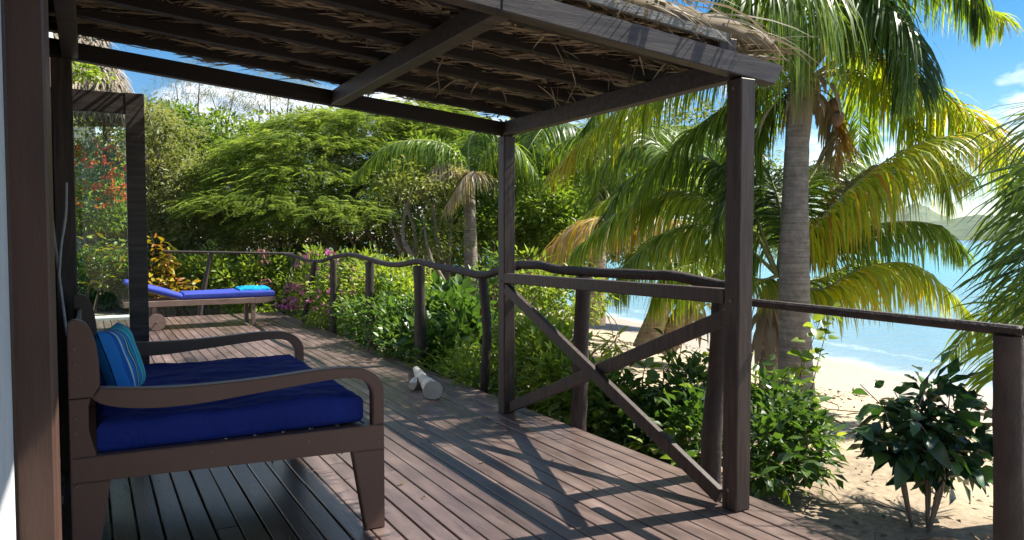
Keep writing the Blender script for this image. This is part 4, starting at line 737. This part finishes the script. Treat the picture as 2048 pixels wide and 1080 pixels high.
def feather_tree():
    t = thing('feathery_tree', (7.41, 16.61, -1.26), 'wide spreading tree with flat layers of feathery green foliage', 'tree'); mb = MB()
    for b, tg in (((7.36, 16.64, -1.01), [(6.94, 16.55, 1.65), (6.09, 16.60, 2.34), (5.22, 16.86, 2.21), (4.92, 18.24, 3.47), (3.73, 17.24, 2.19), (7.64, 16.64, 2.02)]), ((7.71, 16.68, -1.04), [(6.90, 17.07, 2.26), (8.25, 16.79, 2.77), (6.32, 17.90, 3.27)]), ((7.01, 16.39, -0.84), [(6.21, 16.27, 1.41), (4.99, 16.50, 1.63)])):
        branches(mb, b, tg, .13, wob=.5, r1=.012, seg=12)
    mb.obj('trunk', M['bark'], t)
    PB = [((3.78, 17.44, 2.14), 1.75, .24), ((4.90, 16.57, 1.91), 1.35, .26), ((3.01, 18.34, 2.24), 1.0, .2), ((4.59, 17.93, 2.81), 1.8, .28), ((3.43, 19.05, 2.93), 1.2, .24), ((5.76, 17.03, 2.49), 1.05, .26), ((5.13, 18.58, 3.57), 2.0, .28), ((6.61, 17.98, 3.52), 1.5, .30), ((4.30, 19.75, 3.64), 1.2, .26), ((6.22, 19.16, 4.26), 2.0, .30), ((7.96, 17.94, 4.02), 1.3, .30), ((7.71, 19.03, 4.62), 1.7, .28), ((5.66, 15.90, 1.71), .75, .2), ((2.55, 18.23, 1.84), .6, .15), ((5.24, 20.40, 4.31), 1.1, .26), ((6.45, 16.89, 2.83), .9, .25), ((3.72, 17.21, 1.63), 1.1, .2)]
    area = np.array([b[1]**2 for b in PB]); n = 11500; k = rng.choice(len(PB), n, p=area/area.sum())
    C = np.array([b[0] for b in PB])[k]; r = 1.21*np.array([b[1] for b in PB])[k]; h = np.array([b[2] for b in PB])[k]
    a = rng.random(n)*6.28; q = rng.random(n)**.5; sx = np.cos(a)*q; sy = np.sin(a)*q
    z = h*(1-q**2)-.25*q**2*r*.35+rng.normal(size=n)*.10
    p = C+np.stack([sx*r, sy*r*.8, z], 1); d = np.stack([np.cos(a)+.4*rng.normal(size=n), np.sin(a)+.4*rng.normal(size=n), -.12+.2*rng.normal(size=n)], 1); d = nrm(d)
    sd = nrm(np.cross(d, [0, 0, 1.])); mb = MB(); ln = .26+.22*rng.random(n); ti = np.clip(.25+.3*rng.normal(size=n)*.6+.25*(1-q)+.3*mnoise_arr(p), 0, 1)
    for j in range(9):
        u = (j+.6)/9.5; c = p+d*(ln*u)[:, None]-np.array([0, 0, 1])*(.30*ln*u**2)[:, None]
        for s in (1, -1):
            leaves(mb, c, sd*s+d*.45+np.array([0, 0, -.15]), np.array([0, 0, 1.])+.2*rng.normal(size=(n, 3)), (.095*(1-.5*u)+.02), .030, ti, .1)
    o = mb.obj('crown', M['feather'], t, False); o['kind'] = 'stuff'
def mnoise_arr(p): return np.array([mnoise.noise((a*1.3, b*1.3, c*2)) for a, b, c in p])
feather_tree()
tree('thicket_tree', (3.91, 20.66, -0.85), 'olive green shady tree under the feathery canopy beyond the far fence', [((3.14, 21.19, 1.15), (1.4, .8, .9)), ((4.43, 20.48, 1.42), (1.8, .8, 1.0)), ((5.82, 19.69, 1.28), (1.7, .8, .9)), ((4.85, 19.05, 0.53), (2.0, .7, .7)), ((3.30, 19.91, 0.27), (1.7, .6, .6)), ((6.40, 18.19, 0.78), (1.1, .7, 1.0))], 20000, .11, .055, 'leafC', t0=.0, t1=.75, clump=.24)
tree('airy_tree', (9.02, 16.64, -0.74), 'bright green leafy tree behind the slender palm', [((8.05, 15.09, 3.33), (.9, .9, .5)), ((8.74, 14.70, 3.22), (.9, .8, .6)), ((9.50, 14.84, 3.04), (.7, .8, .6)), ((7.50, 14.76, 1.84), (.6, .6, .5)), ((8.39, 13.69, 1.94), (.8, .8, .8)), ((7.63, 14.08, 1.40), (.9, .7, .6)), ((6.91, 15.06, 1.40), (.8, .7, .6)), ((8.74, 13.45, 1.30), (.7, .7, .8)), ((7.16, 16.73, 3.09), (1.2, .8, .6))], 20000, .13, .065, 'leafA', clump=.26, t0=.05, t1=.75)
tree('shade_tree', (8.75, 19.08, -0.96), 'deep green tree filling the gap between the slender palm and the pergola post', [((8.83, 19.23, 2.96), (2.2, 1, 1.5)), ((7.22, 18.93, 1.82), (1.6, 1, 1.3)), ((10.04, 18.52, 2.40), (2, 1, 1.4)), ((8.60, 18.10, 0.75), (2.2, .8, .9)), ((10.70, 16.96, 1.55), (1.6, .8, 1.4)), ((6.83, 17.93, 0.27), (1.2, .6, .6)), ((12.23, 17.28, 2.12), (1.6, .8, 1.6)), ((9.81, 16.25, 0.27), (1.2, .6, .6))], 26000, .13, .065, 'leafD', clump=.28)
tree('sea_hibiscus_tree', (14.93, 16.78, -0.48), 'dim green tree screening the beach behind the leaning palms', [((14.37, 17.29, 3.47), (2.2, 1, 1.6)), ((15.91, 16.42, 3.47), (1.6, 1, 1.8)), ((13.10, 18.01, 3.62), (1.4, 1, 1.4)), ((13.44, 17.72, 1.72), (1.4, 1, 1.0)), ((14.98, 16.87, 1.86), (1.0, 1, .8)), ((16.68, 16.01, 3.91), (1.0, 1, 1.6))], 16000, .15, .075, 'leafD', clump=.32, t0=.2)
for (px, tip, lab) in (((4.67, 28.27, -0.90), [(2.80, 29.71, 6.92), (3.89, 29.08, 6.57), (4.68, 28.65, 6.83), (3.59, 29.29, 7.37), (4.35, 28.80, 6.12)], 'thin wispy casuarina with one crooked limb against the blue sky'), ((6.47, 28.40, -0.98), [(5.99, 29.07, 7.04), (6.68, 28.69, 7.22), (7.45, 28.23, 6.67), (6.46, 28.76, 6.11), (7.59, 28.11, 5.92), (5.65, 29.23, 6.29)], 'wispy casuarina with upright twin stems in front of white cloud')):
    t = thing('casuarina_tree', px, lab, 'tree', 'wispy casuarinas against the sky'); mb = MB(); branches(mb, px, tip, .13, wob=.5, r1=.01, seg=14); mb.obj('trunk', M['bark'], t)
    mb = MB(); cloud(mb, [(tuple(np.array(c)+[0, 0, -.2]), (1.2, .9, .8)) for c in tip], 4200, .20, .016, .36, 26, droop=.45, shell=.2); o = mb.obj('crown', M['needle'], t, False); o['kind'] = 'stuff'
def woods():
    mb = MB(); bl = []
    for i, px in enumerate([(-2.04, 35.70, 3.25), (0.40, 34.32, 3.25), (2.68, 33.07, 3.85), (4.95, 31.80, 3.85), (7.40, 30.44, 4.25), (9.85, 29.09, 4.85), (12.29, 27.71, 4.85), (14.54, 26.42, 4.25), (16.45, 25.32, 3.65), (18.35, 24.21, 2.85), (-1.35, 34.02, 0.48), (2.02, 32.13, 0.48), (5.39, 30.25, 0.87), (8.76, 28.35, 0.87), (12.13, 26.45, 0.87), (14.82, 24.92, 0.48)]): bl.append((px, (2.2, 1.0, 2.2)))
    cloud(mb, bl, 42000, .26, .13, .5, 24, 0, .6, shell=.3); o = mb.obj('woods', M['leafD'], None, False); tag(o, 'dim mass of trees closing the view behind the garden', kind='stuff')
woods()
# ------------------------------------------------------------ thatched hut beyond the garden
hut = thing('thatched_hut', (-0.57, 18.65, 0.44), 'shaggy thatched roof of a bungalow above the glass door frame', 'hut')
def hut_roof():
    mb = MB(); e = np.array((0.77, 18.09, 4.28)); w = np.array((-0.67, 18.90, 4.28)); rg = np.array((-1.10, 20.98, 6.65)); rg2 = np.array((0.22, 20.80, 6.33))
    V = [e, w, rg, rg2, e+[0, .1, -.55], w+[0, .1, -.55]]; mb.add(V, [(0, 1, 2, 3)], .15); mb.add(V, [(4, 5, 1, 0)], .15)
    n = 5200; u = rng.random(n); v = rng.random(n)**1.3; P = (e+(w-e)*u[:, None])*(1-v[:, None])+(rg2+(rg-rg2)*u[:, None])*v[:, None]; P += rng.normal(size=(n, 3))*.04+[0, -.05, .08]
    dn = nrm(np.repeat((e-rg2)[None], n, 0))+rng.normal(size=(n, 3))*.25; ribbon(mb, P, dn, rng.normal(size=(n, 3))*.3+np.array([1, 0, 0]), .35+.4*rng.random(n), .022+.02*rng.random(n), .5, np.clip(.25+.6*rng.random(n), 0, 1), 4)
    n = 900; u = rng.random(n); P = e+(w-e)*u[:, None]+rng.normal(size=(n, 3))*.05; ribbon(mb, P, np.array([0, -.1, -1.])+rng.normal(size=(n, 3))*.25, rdir(n), .3+.35*rng.random(n), .02, .5, np.clip(.2+.5*rng.random(n), 0, 1), 4)
    o = mb.obj('roof', M['thatch'], hut, False); o['kind'] = 'stuff'
    mb = MB(); mb.tube([w+[0, .5, -.2], w+[0, .5, -4.2]], .08, 8); mb.tube([e+[-.4, .5, -.2], e+[-.4, .5, -4.2]], .08, 8); mb.obj('post', M['dbark'], hut)
    bm = bmesh.new(); a = w+[-.3, 1.2, -4.4]; b = e+[-.6, 1.4, -.3]; box(bm, a[0], b[0], a[1], a[1]+.15, a[2], b[2]); bobj('wall', bm, M['white'], hut)
    mb = MB(); cloud(mb, [((-0.06, 18.00, 4.76), (.4, .3, .15))], 260, .13, .07, .2); o = mb.obj('creeper', M['leafA'], hut, False); o['kind'] = 'stuff'
hut_roof()
# ------------------------------------------------------------ garden shrubs
def shrub(name, base, label, blobs, n, L_, W_, m, r0=.02, clump=.16, per=20, t0=.1, t1=.95, fl=None, fn=0, fs=.05, cat_='shrub', stems=2, droop=.05, group=None, shell=.4, wob=.12):
    t = thing(name, base, label, cat_, group); b = Vector(base)
    for c, r in blobs:
        for _ in range(stems):
            tg = Vector(c)+Vector(rng.normal(size=3)*np.array(r)*.5); b0 = Vector((tg.x*.75+b.x*.25+random.uniform(-.1, .1), tg.y*.75+b.y*.25+random.uniform(-.1, .1), hgt_(tg.x, tg.y)-.03)); mb = MB(); branches(mb, b0, [tg], r0, wob=wob, k=5, r1=.004, seg=7); mb.obj('stem', M['dbark'], t)
    mb = MB(); cloud(mb, blobs, n, L_, W_, clump, per, t0, t1, droop, shell, flat=.8); o = mb.obj('foliage', M[m], t, False); o['kind'] = 'stuff'
    if fl:
        mb = MB(); k = rng.choice(len(blobs), fn); C = np.array([c for c, r in blobs])[k]; Rr = np.array([r for c, r in blobs])[k]; q = rdir(fn); q[:, 2] = np.abs(q[:, 2])*.9; q[:, 1] = -np.abs(q[:, 1])
        P = C+q*Rr*(1.0+.15*rng.random((fn, 1))); 
        for j in range(5):
            d = rdir(fn); leaves(mb, P+rdir(fn)*fs*.35, d, rdir(fn), fs, fs*.7, rng.random(fn))
        o = mb.obj('flowers', M[fl], t, False); o['kind'] = 'stuff'
    return t
def hgt_(x, y): return float(hgt(np.array(x), np.array(y)))
shrub('garden_shrub', (1.94, 16.51, -0.34), 'light green leafy shrub behind the lounger next to the croton', [((1.75, 16.43, 0.49), (.45, .4, .45)), ((2.20, 16.18, 0.54), (.5, .4, .5)), ((2.51, 15.76, 0.35), (.4, .4, .4))], 3600, .12, .045, 'leafA', t0=.3, t1=1)
shrub('garden_shrub', (3.10, 15.86, -0.34), 'light green leafy shrub rising behind the folded turquoise towel', [((2.99, 15.73, 0.49), (.55, .4, .5)), ((3.52, 15.66, 0.48), (.5, .4, .5)), ((2.73, 15.40, 0.12), (.4, .3, .3))], 3600, .12, .045, 'leafA', t0=.3, t1=1)
shrub('flowering_bush', (3.63, 13.96, -0.19), 'shrub with clusters of magenta blossoms at the far railing corner', [((3.54, 13.57, 0.22), (.45, .5, .6)), ((3.84, 14.35, 0.77), (.42, .5, .35)), ((3.22, 13.74, 0.04), (.3, .3, .5))], 2600, .10, .04, 'leafA', fl='pinkfl', fn=150, fs=.055)
shrub('flowering_bush', (3.53, 11.73, -0.05), 'yellow green shrub dotted with pale pink blossoms beside the railing', [((3.55, 11.75, 0.59), (.45, .6, .42)), ((3.25, 11.44, 0.23), (.35, .5, .45)), ((3.43, 10.65, 0.21), (.3, .5, .4))], 3800, .10, .04, 'leafA', t0=.35, t1=1, fl='pinkfl', fn=60, fs=.05)
shrub('garden_shrub', (3.77, 10.43, -0.23), 'glowing lime green shrub behind the tallest crooked railing post', [((3.76, 10.71, 0.57), (.5, .6, .45)), ((3.88, 10.18, 0.45), (.4, .6, .4)), ((3.90, 11.56, 0.75), (.35, .5, .3)), ((4.38, 11.28, 0.67), (.35, .5, .3))], 4600, .10, .045, 'leafA', t0=.4, t1=1)
shrub('garden_shrub', (3.16, 8.48, -0.12), 'deep green shrub filling the railing bay nearest the driftwood side', [((3.26, 8.91, 0.25), (.4, .6, .4)), ((3.15, 8.04, 0.12), (.3, .5, .35)), ((3.24, 10.06, 0.14), (.3, .5, .35)), ((3.49, 8.33, 0.36), (.4, .5, .35))], 4200, .09, .045, 'leafB', t0=.2, t1=1)
shrub('broad_leaf_plant', (3.74, 8.16, 0.00), 'dark broad leaved plant in the middle of the railing bays', [((3.86, 8.57, 0.25), (.45, .5, .35)), ((3.81, 7.90, 0.09), (.4, .4, .3)), ((3.34, 7.70, 0.09), (.35, .4, .3)), ((4.17, 9.09, 0.45), (.4, .4, .25))], 1600, .20, .10, 'leafB', t0=.1, t1=.8, cat_='plant')
shrub('garden_shrub', (3.42, 6.73, -0.09), 'low mixed green plants at the foot of the fourth railing post', [((3.28, 7.04, -0.03), (.35, .4, .22)), ((3.19, 6.40, -0.06), (.35, .4, .25)), ((3.69, 6.82, 0.08), (.3, .4, .3)), ((3.39, 7.67, -0.02), (.3, .5, .2))], 3000, .085, .035, 'leafA', t0=.2, t1=.9, cat_='plant')
shrub('garden_shrub', (3.61, 5.71, -0.12), 'bright green shrub growing between pergola post and balustrade brace', [((3.57, 5.74, 0.15), (.32, .5, .32)), ((3.55, 5.29, 0.05), (.3, .4, .3)), ((3.76, 6.33, 0.29), (.3, .4, .3)), ((3.80, 5.85, 0.30), (.25, .3, .2)), ((3.61, 5.02, -0.07), (.25, .3, .25))], 3800, .095, .045, 'leafA', t0=.25, t1=1)
shrub('thin_shrub', (5.16, 7.94, -0.07), 'loose yellow green shrub with thin bare stems behind the inner pergola post', [((5.00, 8.16, 0.42), (.4, .5, .5)), ((5.40, 8.18, 0.53), (.35, .4, .5)), ((5.11, 8.58, 0.78), (.3, .4, .3)), ((6.03, 8.51, 0.55), (.3, .3, .35))], 1900, .09, .045, 'leafA', t0=.3, t1=1, stems=4, wob=.3)
shrub('thin_shrub', (4.92, 9.23, 0.20), 'wispy sapling with bare stems left of the inner pergola post', [((4.94, 9.35, 0.47), (.35, .4, .6)), ((5.20, 9.45, 0.88), (.3, .4, .35))], 1100, .09, .045, 'leafB', t0=.4, t1=1, stems=4, wob=.3)
# ---- plants whose leaves can be told apart: every leaf an object
def leaf_mesh(name, L_, W_, m, tint=.4, bend=.2, wav=.0, rows=5):
    mb = MB(); V = []
    for i in range(rows+1):
        u = i/rows; w = W_/2*math.sin(math.pi*min(1, u*.93+.07)**.8)**.8 if 0 < i < rows else .002; z = -bend*L_*u*u
        for s in (-1, 0, 1): V.append((s*w, u*L_, z+abs(s)*w*.28+wav*math.sin(u*14)*abs(s)*W_*.1))
    F = [(i*3+j, i*3+j+1, i*3+j+4, i*3+j+3) for i in range(rows) for j in (0, 1)]; mb.add(V, F, tint); me = mb.mesh(name); me.materials.append(M[m]); return me
def leafy(name, base, label, tips, n, meshes, size=(.8, 1.3), cat_='shrub', r0=.014, per=7, spread=.10, wob=.1, barkm='dbark', stemname='stem', droop=.2, u0=.42, trunks=0, sun=(.25, 0, .8), group=None, inner=None):
    """stems grow to the tips; whorls of single leaves stand along each stem's upper part"""
    t = thing(name, base, label, cat_, group); b = Vector(base); loc = Vector(t.location); cnt = 0
    for k, tg in enumerate(tips):
        tg = Vector(tg); b0 = b+Vector((random.uniform(-spread, spread), random.uniform(-spread, spread), 0)); d = tg-b0
        if trunks:
            kk = k % trunks; b0 = b+Vector((.05*math.cos(kk*2.1), .05*math.sin(kk*2.1), 0)); jn = b+Vector((.13*math.cos(kk*2.1+.4), .13*math.sin(kk*2.1+.4), (tg.z-b.z)*.0+.42+.03*kk)); d = tg-b0
        pts = cat([b0, jn, jn+(tg-jn)*.5+Vector((0, 0, .04)), tg], 16) if trunks else cat([b0, b0+d*.35+Vector((random.uniform(-wob, wob), random.uniform(-wob, wob), .02)), b0+d*.7+Vector((random.uniform(-wob, wob), random.uniform(-wob, wob), .03)), tg], 16)
        mb = MB(); mb.tube(pts, interp([r0, r0*.6, .003], 16), 6); mb.obj(stemname, M[barkm], t)
        m_ = max(4, n//len(tips))
        for j in range(m_):
            if cnt >= 295: break
            cnt += 1
            u = u0+(1-u0)*(j+random.random())/m_; p = pts[min(15, int(u*15))]; a = j*2.4+random.random(); dirn = Vector((math.cos(a), math.sin(a), random.uniform(-.5, .7)-droop+(.45 if u > .93 else 0))).normalized()
            off = dirn*random.uniform(.0, per*.01); up = (Vector(sun)+Vector([random.gauss(0, .35) for _ in range(3)])).normalized(); x = dirn.cross(up).normalized(); z = x.cross(dirn)
            s = random.uniform(*size); o = bpy.data.objects.new('leaf', random.choice(meshes)); S.collection.objects.link(o); o.parent = t
            q = p+off-loc; o.matrix_local = Matrix(((x.x*s, dirn.x*s, z.x*s, q.x), (x.y*s, dirn.y*s, z.y*s, q.y), (x.z*s, dirn.z*s, z.z*s, q.z), (0, 0, 0, 1)))
    if inner:
        mb = MB(); cloud(mb, inner[0], inner[1], inner[2], inner[3], .14, 14, .0, .7, .1, .2, flat=.9); o = mb.obj('foliage', M[inner[4]], t, False); o['kind'] = 'stuff'
    return t
LB = [leaf_mesh('leaf', .105, .055, 'leafB', t_, b_) for t_, b_ in ((.2, .15), (.5, .3), (.75, .1), (.95, .25))]
LA = [leaf_mesh('leaf', .095, .05, 'leafA', t_, b_) for t_, b_ in ((.3, .15), (.6, .3), (.9, .1))]
LD = [leaf_mesh('leaf', .19, .088, 'darkleaf', t_, b_, .5) for t_, b_ in ((.1, .25), (.4, .45), (.7, .15), (.85, .35))]+[leaf_mesh('leaf', .15, .10, 'darkleaf', .95, .3)]
LC = [leaf_mesh('leaf', .17, .065, 'croton', t_, b_) for t_, b_ in ((.05, .2), (.3, .3), (.4, .25), (.5, .3), (.65, .3), (.9, .3))]
leafy('dark_bush', (4.489, 2.755, -0.520), 'glossy dark green bush with broad leaves standing alone on the sand by the side railing',
      [(4.28, 3.06, 0.41), (5.01, 2.63, 0.12), (4.87, 2.58, -0.17), (4.46, 2.70, -0.07), (4.67, 2.70, -0.20), (4.18, 2.98, 0.02), (4.38, 2.89, 0.38), (4.64, 2.85, 0.39), (4.68, 2.72, 0.36), (4.99, 2.77, 0.26), (4.20, 2.87, 0.35), (4.27, 2.71, 0.29), (4.42, 2.62, 0.26), (4.65, 2.61, 0.17), (4.13, 3.02, 0.18), (4.08, 2.81, 0.14), (4.85, 2.60, 0.02), (4.65, 2.60, -0.04), (4.24, 2.72, 0.11), (4.76, 2.90, 0.32)], 290, LD, (.5, 1.25), r0=.009, spread=.05, barkm='bark', wob=.03, u0=.5, droop=.35, trunks=3, inner=([((4.67, 2.84, 0.34), (.22, .2, .16)), ((4.54, 2.79, 0.14), (.24, .2, .16)), ((4.83, 2.73, -0.01), (.16, .16, .2)), ((4.35, 2.89, 0.14), (.16, .14, .10)), ((4.75, 2.66, 0.02), (.14, .14, .12))], 260, .13, .06, 'darkleaf'))
leafy('leafy_shrub', (4.505, 3.951, -0.500), 'dark green leafy shrub growing at the foot of the outer pergola post',
      [(4.03, 3.66, 0.36), (4.31, 3.73, 0.40), (4.44, 3.66, 0.32), (4.64, 3.65, 0.16), (4.56, 3.45, -0.01), (4.16, 3.34, 0.07), (3.91, 3.37, 0.16), (3.71, 3.36, 0.15), (4.36, 3.33, -0.16), (3.93, 3.23, -0.10), (3.61, 3.19, -0.01), (3.71, 3.12, -0.20), (4.38, 3.93, 0.51), (3.45, 3.16, -0.10)], 290, LB+LA[:1], (.8, 1.35), spread=.12, inner=([((4.15, 3.58, 0.16), (.25, .2, .2)), ((4.18, 3.43, -0.09), (.28, .2, .2)), ((3.82, 3.41, -0.04), (.15, .2, .3))], 900, .085, .045, 'leafB'))
leafy('leafy_shrub', (5.204, 4.486, -0.500), 'sunlit outer part of the shrub below the thick palm trunk', [(4.89, 4.07, 0.05), (5.15, 4.04, -0.09), (4.95, 4.28, 0.13), (4.68, 4.19, 0.05), (5.08, 3.84, -0.24), (4.67, 3.84, -0.15)], 170, LB+LA, (.8, 1.3), spread=.2)
leafy('leafy_shrub', (4.330, 4.978, -0.500), 'tall dark green shrub seen through the X braces', [(3.92, 4.75, 0.33), (4.06, 4.56, 0.39), (4.24, 4.46, 0.45), (3.75, 4.61, 0.23), (3.79, 4.36, 0.19), (3.92, 4.17, 0.25), (4.27, 4.33, 0.39), (3.52, 4.50, 0.04), (3.52, 4.15, 0.00), (3.57, 3.90, 0.02), (3.72, 3.81, 0.05), (4.67, 4.68, 0.48), (3.43, 3.74, -0.13), (4.26, 4.91, 0.54)], 295, LB+LA, (.7, 1.5), spread=.35, inner=([((4.04, 4.90, -0.01), (.4, .2, .18)), ((4.23, 4.56, 0.07), (.35, .2, .25)), ((3.88, 4.52, -0.16), (.4, .2, .2)), ((3.87, 4.07, -0.13), (.25, .2, .25))], 1500, .09, .05, 'leafB'))
leafy('leafy_shrub', (4.407, 5.714, -0.500), 'lighter green shrub filling the lower left of the X braces', [(3.75, 5.07, 0.15), (3.52, 4.96, 0.03), (3.57, 4.70, -0.05), (3.58, 4.34, -0.12), (4.05, 5.12, 0.03), (4.01, 5.49, 0.13), (3.51, 4.04, -0.15), (3.94, 4.84, 0.01)], 260, LA+LB[2:], (.8, 1.4), spread=.4, inner=([((3.84, 5.12, -0.04), (.35, .3, .25)), ((3.77, 4.69, -0.15), (.35, .3, .2))], 1100, .085, .045, 'leafB'))
leafy('low_fern', (5.854, 7.807, -0.500), 'small upright fern on the sand behind the braces', [(4.79, 6.44, 0.26), (4.89, 6.39, 0.34), (4.95, 6.34, 0.20)], 60, [leaf_mesh('leaf', .16, .03, 'leafA', .8, .5)], (.8, 1.3), cat_='fern')
leafy('climbing_vine', (5.25, 4.32, -0.16), 'thin vine with heart shaped yellow green leaves climbing past the handrail', [(5.67, 4.36, 0.76), (5.50, 4.33, 0.64), (5.28, 4.33, 0.31)], 42, [leaf_mesh('leaf', .11, .10, 'leafA', t_, .25) for t_ in (.3, .5, .75)], (.6, 1.2), cat_='vine', r0=.006, wob=.04)
leafy('croton_bush', (1.25, 15.99, -0.25), 'croton bush with yellow, green and reddish leaves left of the lounger', [(1.03, 16.19, 1.40), (1.24, 16.07, 1.35), (1.36, 16.00, 1.20), (1.18, 15.97, 0.92), (1.41, 15.71, 0.63), (1.01, 16.06, 0.92), (1.24, 15.69, 0.54), (1.57, 15.50, 0.45), (1.03, 15.80, 0.54), (1.41, 16.07, 0.91), (1.70, 15.54, 0.53)], 290, LC, (.8, 1.3), spread=.3)
leafy('croton_bush', (0.14, 16.84, -0.28), 'yellow green croton seen through the glass of the open door', [(-0.12, 17.07, 1.40), (0.09, 16.95, 1.45), (0.31, 16.83, 1.40), (0.52, 16.70, 1.35), (0.69, 16.61, 1.30), (0.00, 16.99, 1.20), (0.39, 16.77, 1.20)], 200, LC[:3]+LA, (.8, 1.2), spread=.4)
shrub('red_flowering_bush', (0.16, 18.20, -0.41), 'tall bush covered in orange red flowers seen through the door glass', [((0.13, 18.37, 2.79), (.6, .5, .6)), ((0.11, 18.34, 1.94), (.7, .5, .6)), ((0.50, 18.37, 2.16), (.4, .5, .6)), ((-0.10, 18.51, 2.90), (.3, .4, .4))], 3000, .09, .04, 'leafA', fl='redfl', fn=170, fs=.07, t0=.2, t1=1)
shrub('shady_hedge', (0.15, 17.29, -0.32), 'dark green hedge behind the lower half of the door glass', [((0.08, 17.49, 0.48), (.8, .4, .6)), ((0.61, 17.19, 0.48), (.6, .4, .6)), ((-0.46, 17.79, 0.48), (.6, .4, .6))], 5000, .09, .045, 'leafB', cat_='hedge', t0=0, t1=.7)
shrub('hibiscus', (4.03, 8.00, -0.12), 'hibiscus twig with a single red flower beside the fifth railing post', [((4.01, 8.03, 0.36), (.2, .2, .25))], 260, .09, .05, 'leafB', cat_='flower')
def hib():
    mb = MB(); c = np.array((4.00, 7.92, 0.45)); n = 6; a = np.arange(n)*6.283/n; d = np.stack([np.cos(a), -.5+0*a, np.sin(a)], 1); leaves(mb, np.repeat(c[None], n, 0), d, np.repeat([[0, -1., 0]], n, 0), .065, .06, rng.random(n)*.3)
    o = mb.obj('flower', M['redfl'], bpy.data.objects['hibiscus'], False)
hib()
def strap(loc, label, tips, L_, m, n=40):
    t = thing('cordyline', loc, label, 'plant'); mb = MB(); branches(mb, loc, tips, .015, wob=.05, k=5, r1=.01); mb.obj('stem', M['dbark'], t)
    mb = MB()
    for tp in tips:
        a = rng.random(n)*6.28; d = np.stack([np.cos(a), np.sin(a), .4+.8*rng.random(n)], 1); P = np.array(tp)+np.stack([0*a, 0*a, -.25*rng.random(n)], 1); ribbon(mb, P, d, np.cross(d, [0, 0, 1.]), L_, .035, 1.2, rng.random(n), 4)
    o = mb.obj('foliage', M[m], t, False); o['kind'] = 'stuff'
strap((2.95, 15.26, -0.28), 'reddish purple strap leaved plant rising above the far thin rail', [(2.96, 15.32, 1.10), (2.98, 15.17, 0.52)], .2, 'purple', 26)
# ------------------------------------------------------------ ground litter
def litter():
    mb = MB(); n = 2600; x = 3.2+rng.random(n)**1.2*6.5; y = .5+rng.random(n)*17; z = hgt(x, y)+.03
    leaves(mb, np.stack([x, y, z], 1), np.stack([rng.normal(size=n), rng.normal(size=n), .15*rng.normal(size=n)], 1), np.array([0, 0, 1.])+.4*rng.normal(size=(n, 3)), .03+.05*rng.random(n), .015+.02*rng.random(n), rng.random(n), .2)
    for _ in range(150):
        x = 3.3+random.random()*5; y = random.uniform(.8, 9); a = random.random()*6.3; l = random.uniform(.15, .7); z = float(hgt(x, y))+.035
        mb.tube(cat([(x, y, z), (x+math.cos(a)*l*.5, y+math.sin(a)*l*.5, z+random.uniform(0, .03)), (x+math.cos(a+.3)*l, y+math.sin(a+.3)*l, z)], 5), random.uniform(.003, .009), 4, random.random()*.6)
    for _ in range(26):
        x = random.uniform(8, 11); y = random.uniform(2, 16); m = 26; P = np.stack([x+rng.normal(size=m)*.14, y+rng.normal(size=m)*.3, hgt(x, y)+.03+0*rng.random(m)], 1); leaves(mb, P, np.stack([rng.normal(size=m), rng.normal(size=m), .2*rng.normal(size=m)], 1), rdir(m), .08, .03, .1*rng.random(m))
    tag(mb.obj('leaf_litter', M['litter'], None, False), 'fallen leaves and twigs scattered over the sand', kind='stuff')
litter()

# ------------------------------------------------------------ air between here and the far shore
hz = bxo('haze', -60, 3200, -60, 3200, -9, 160, None, None, 0)
hm = bpy.data.materials.new('thin_sea_haze'); hm.use_nodes = True; hn = hm.node_tree; hn.nodes.clear()
pv = hn.nodes.new('ShaderNodeVolumePrincipled'); pv.inputs['Color'].default_value = (.86, .92, 1, 1); pv.inputs['Density'].default_value = .00006
hn.links.new(pv.outputs[0], hn.nodes.new('ShaderNodeOutputMaterial').inputs['Volume']); hz.data.materials.clear(); hz.data.materials.append(hm)
tag(hz, 'thin bluish sea haze over the bay', kind='stuff')
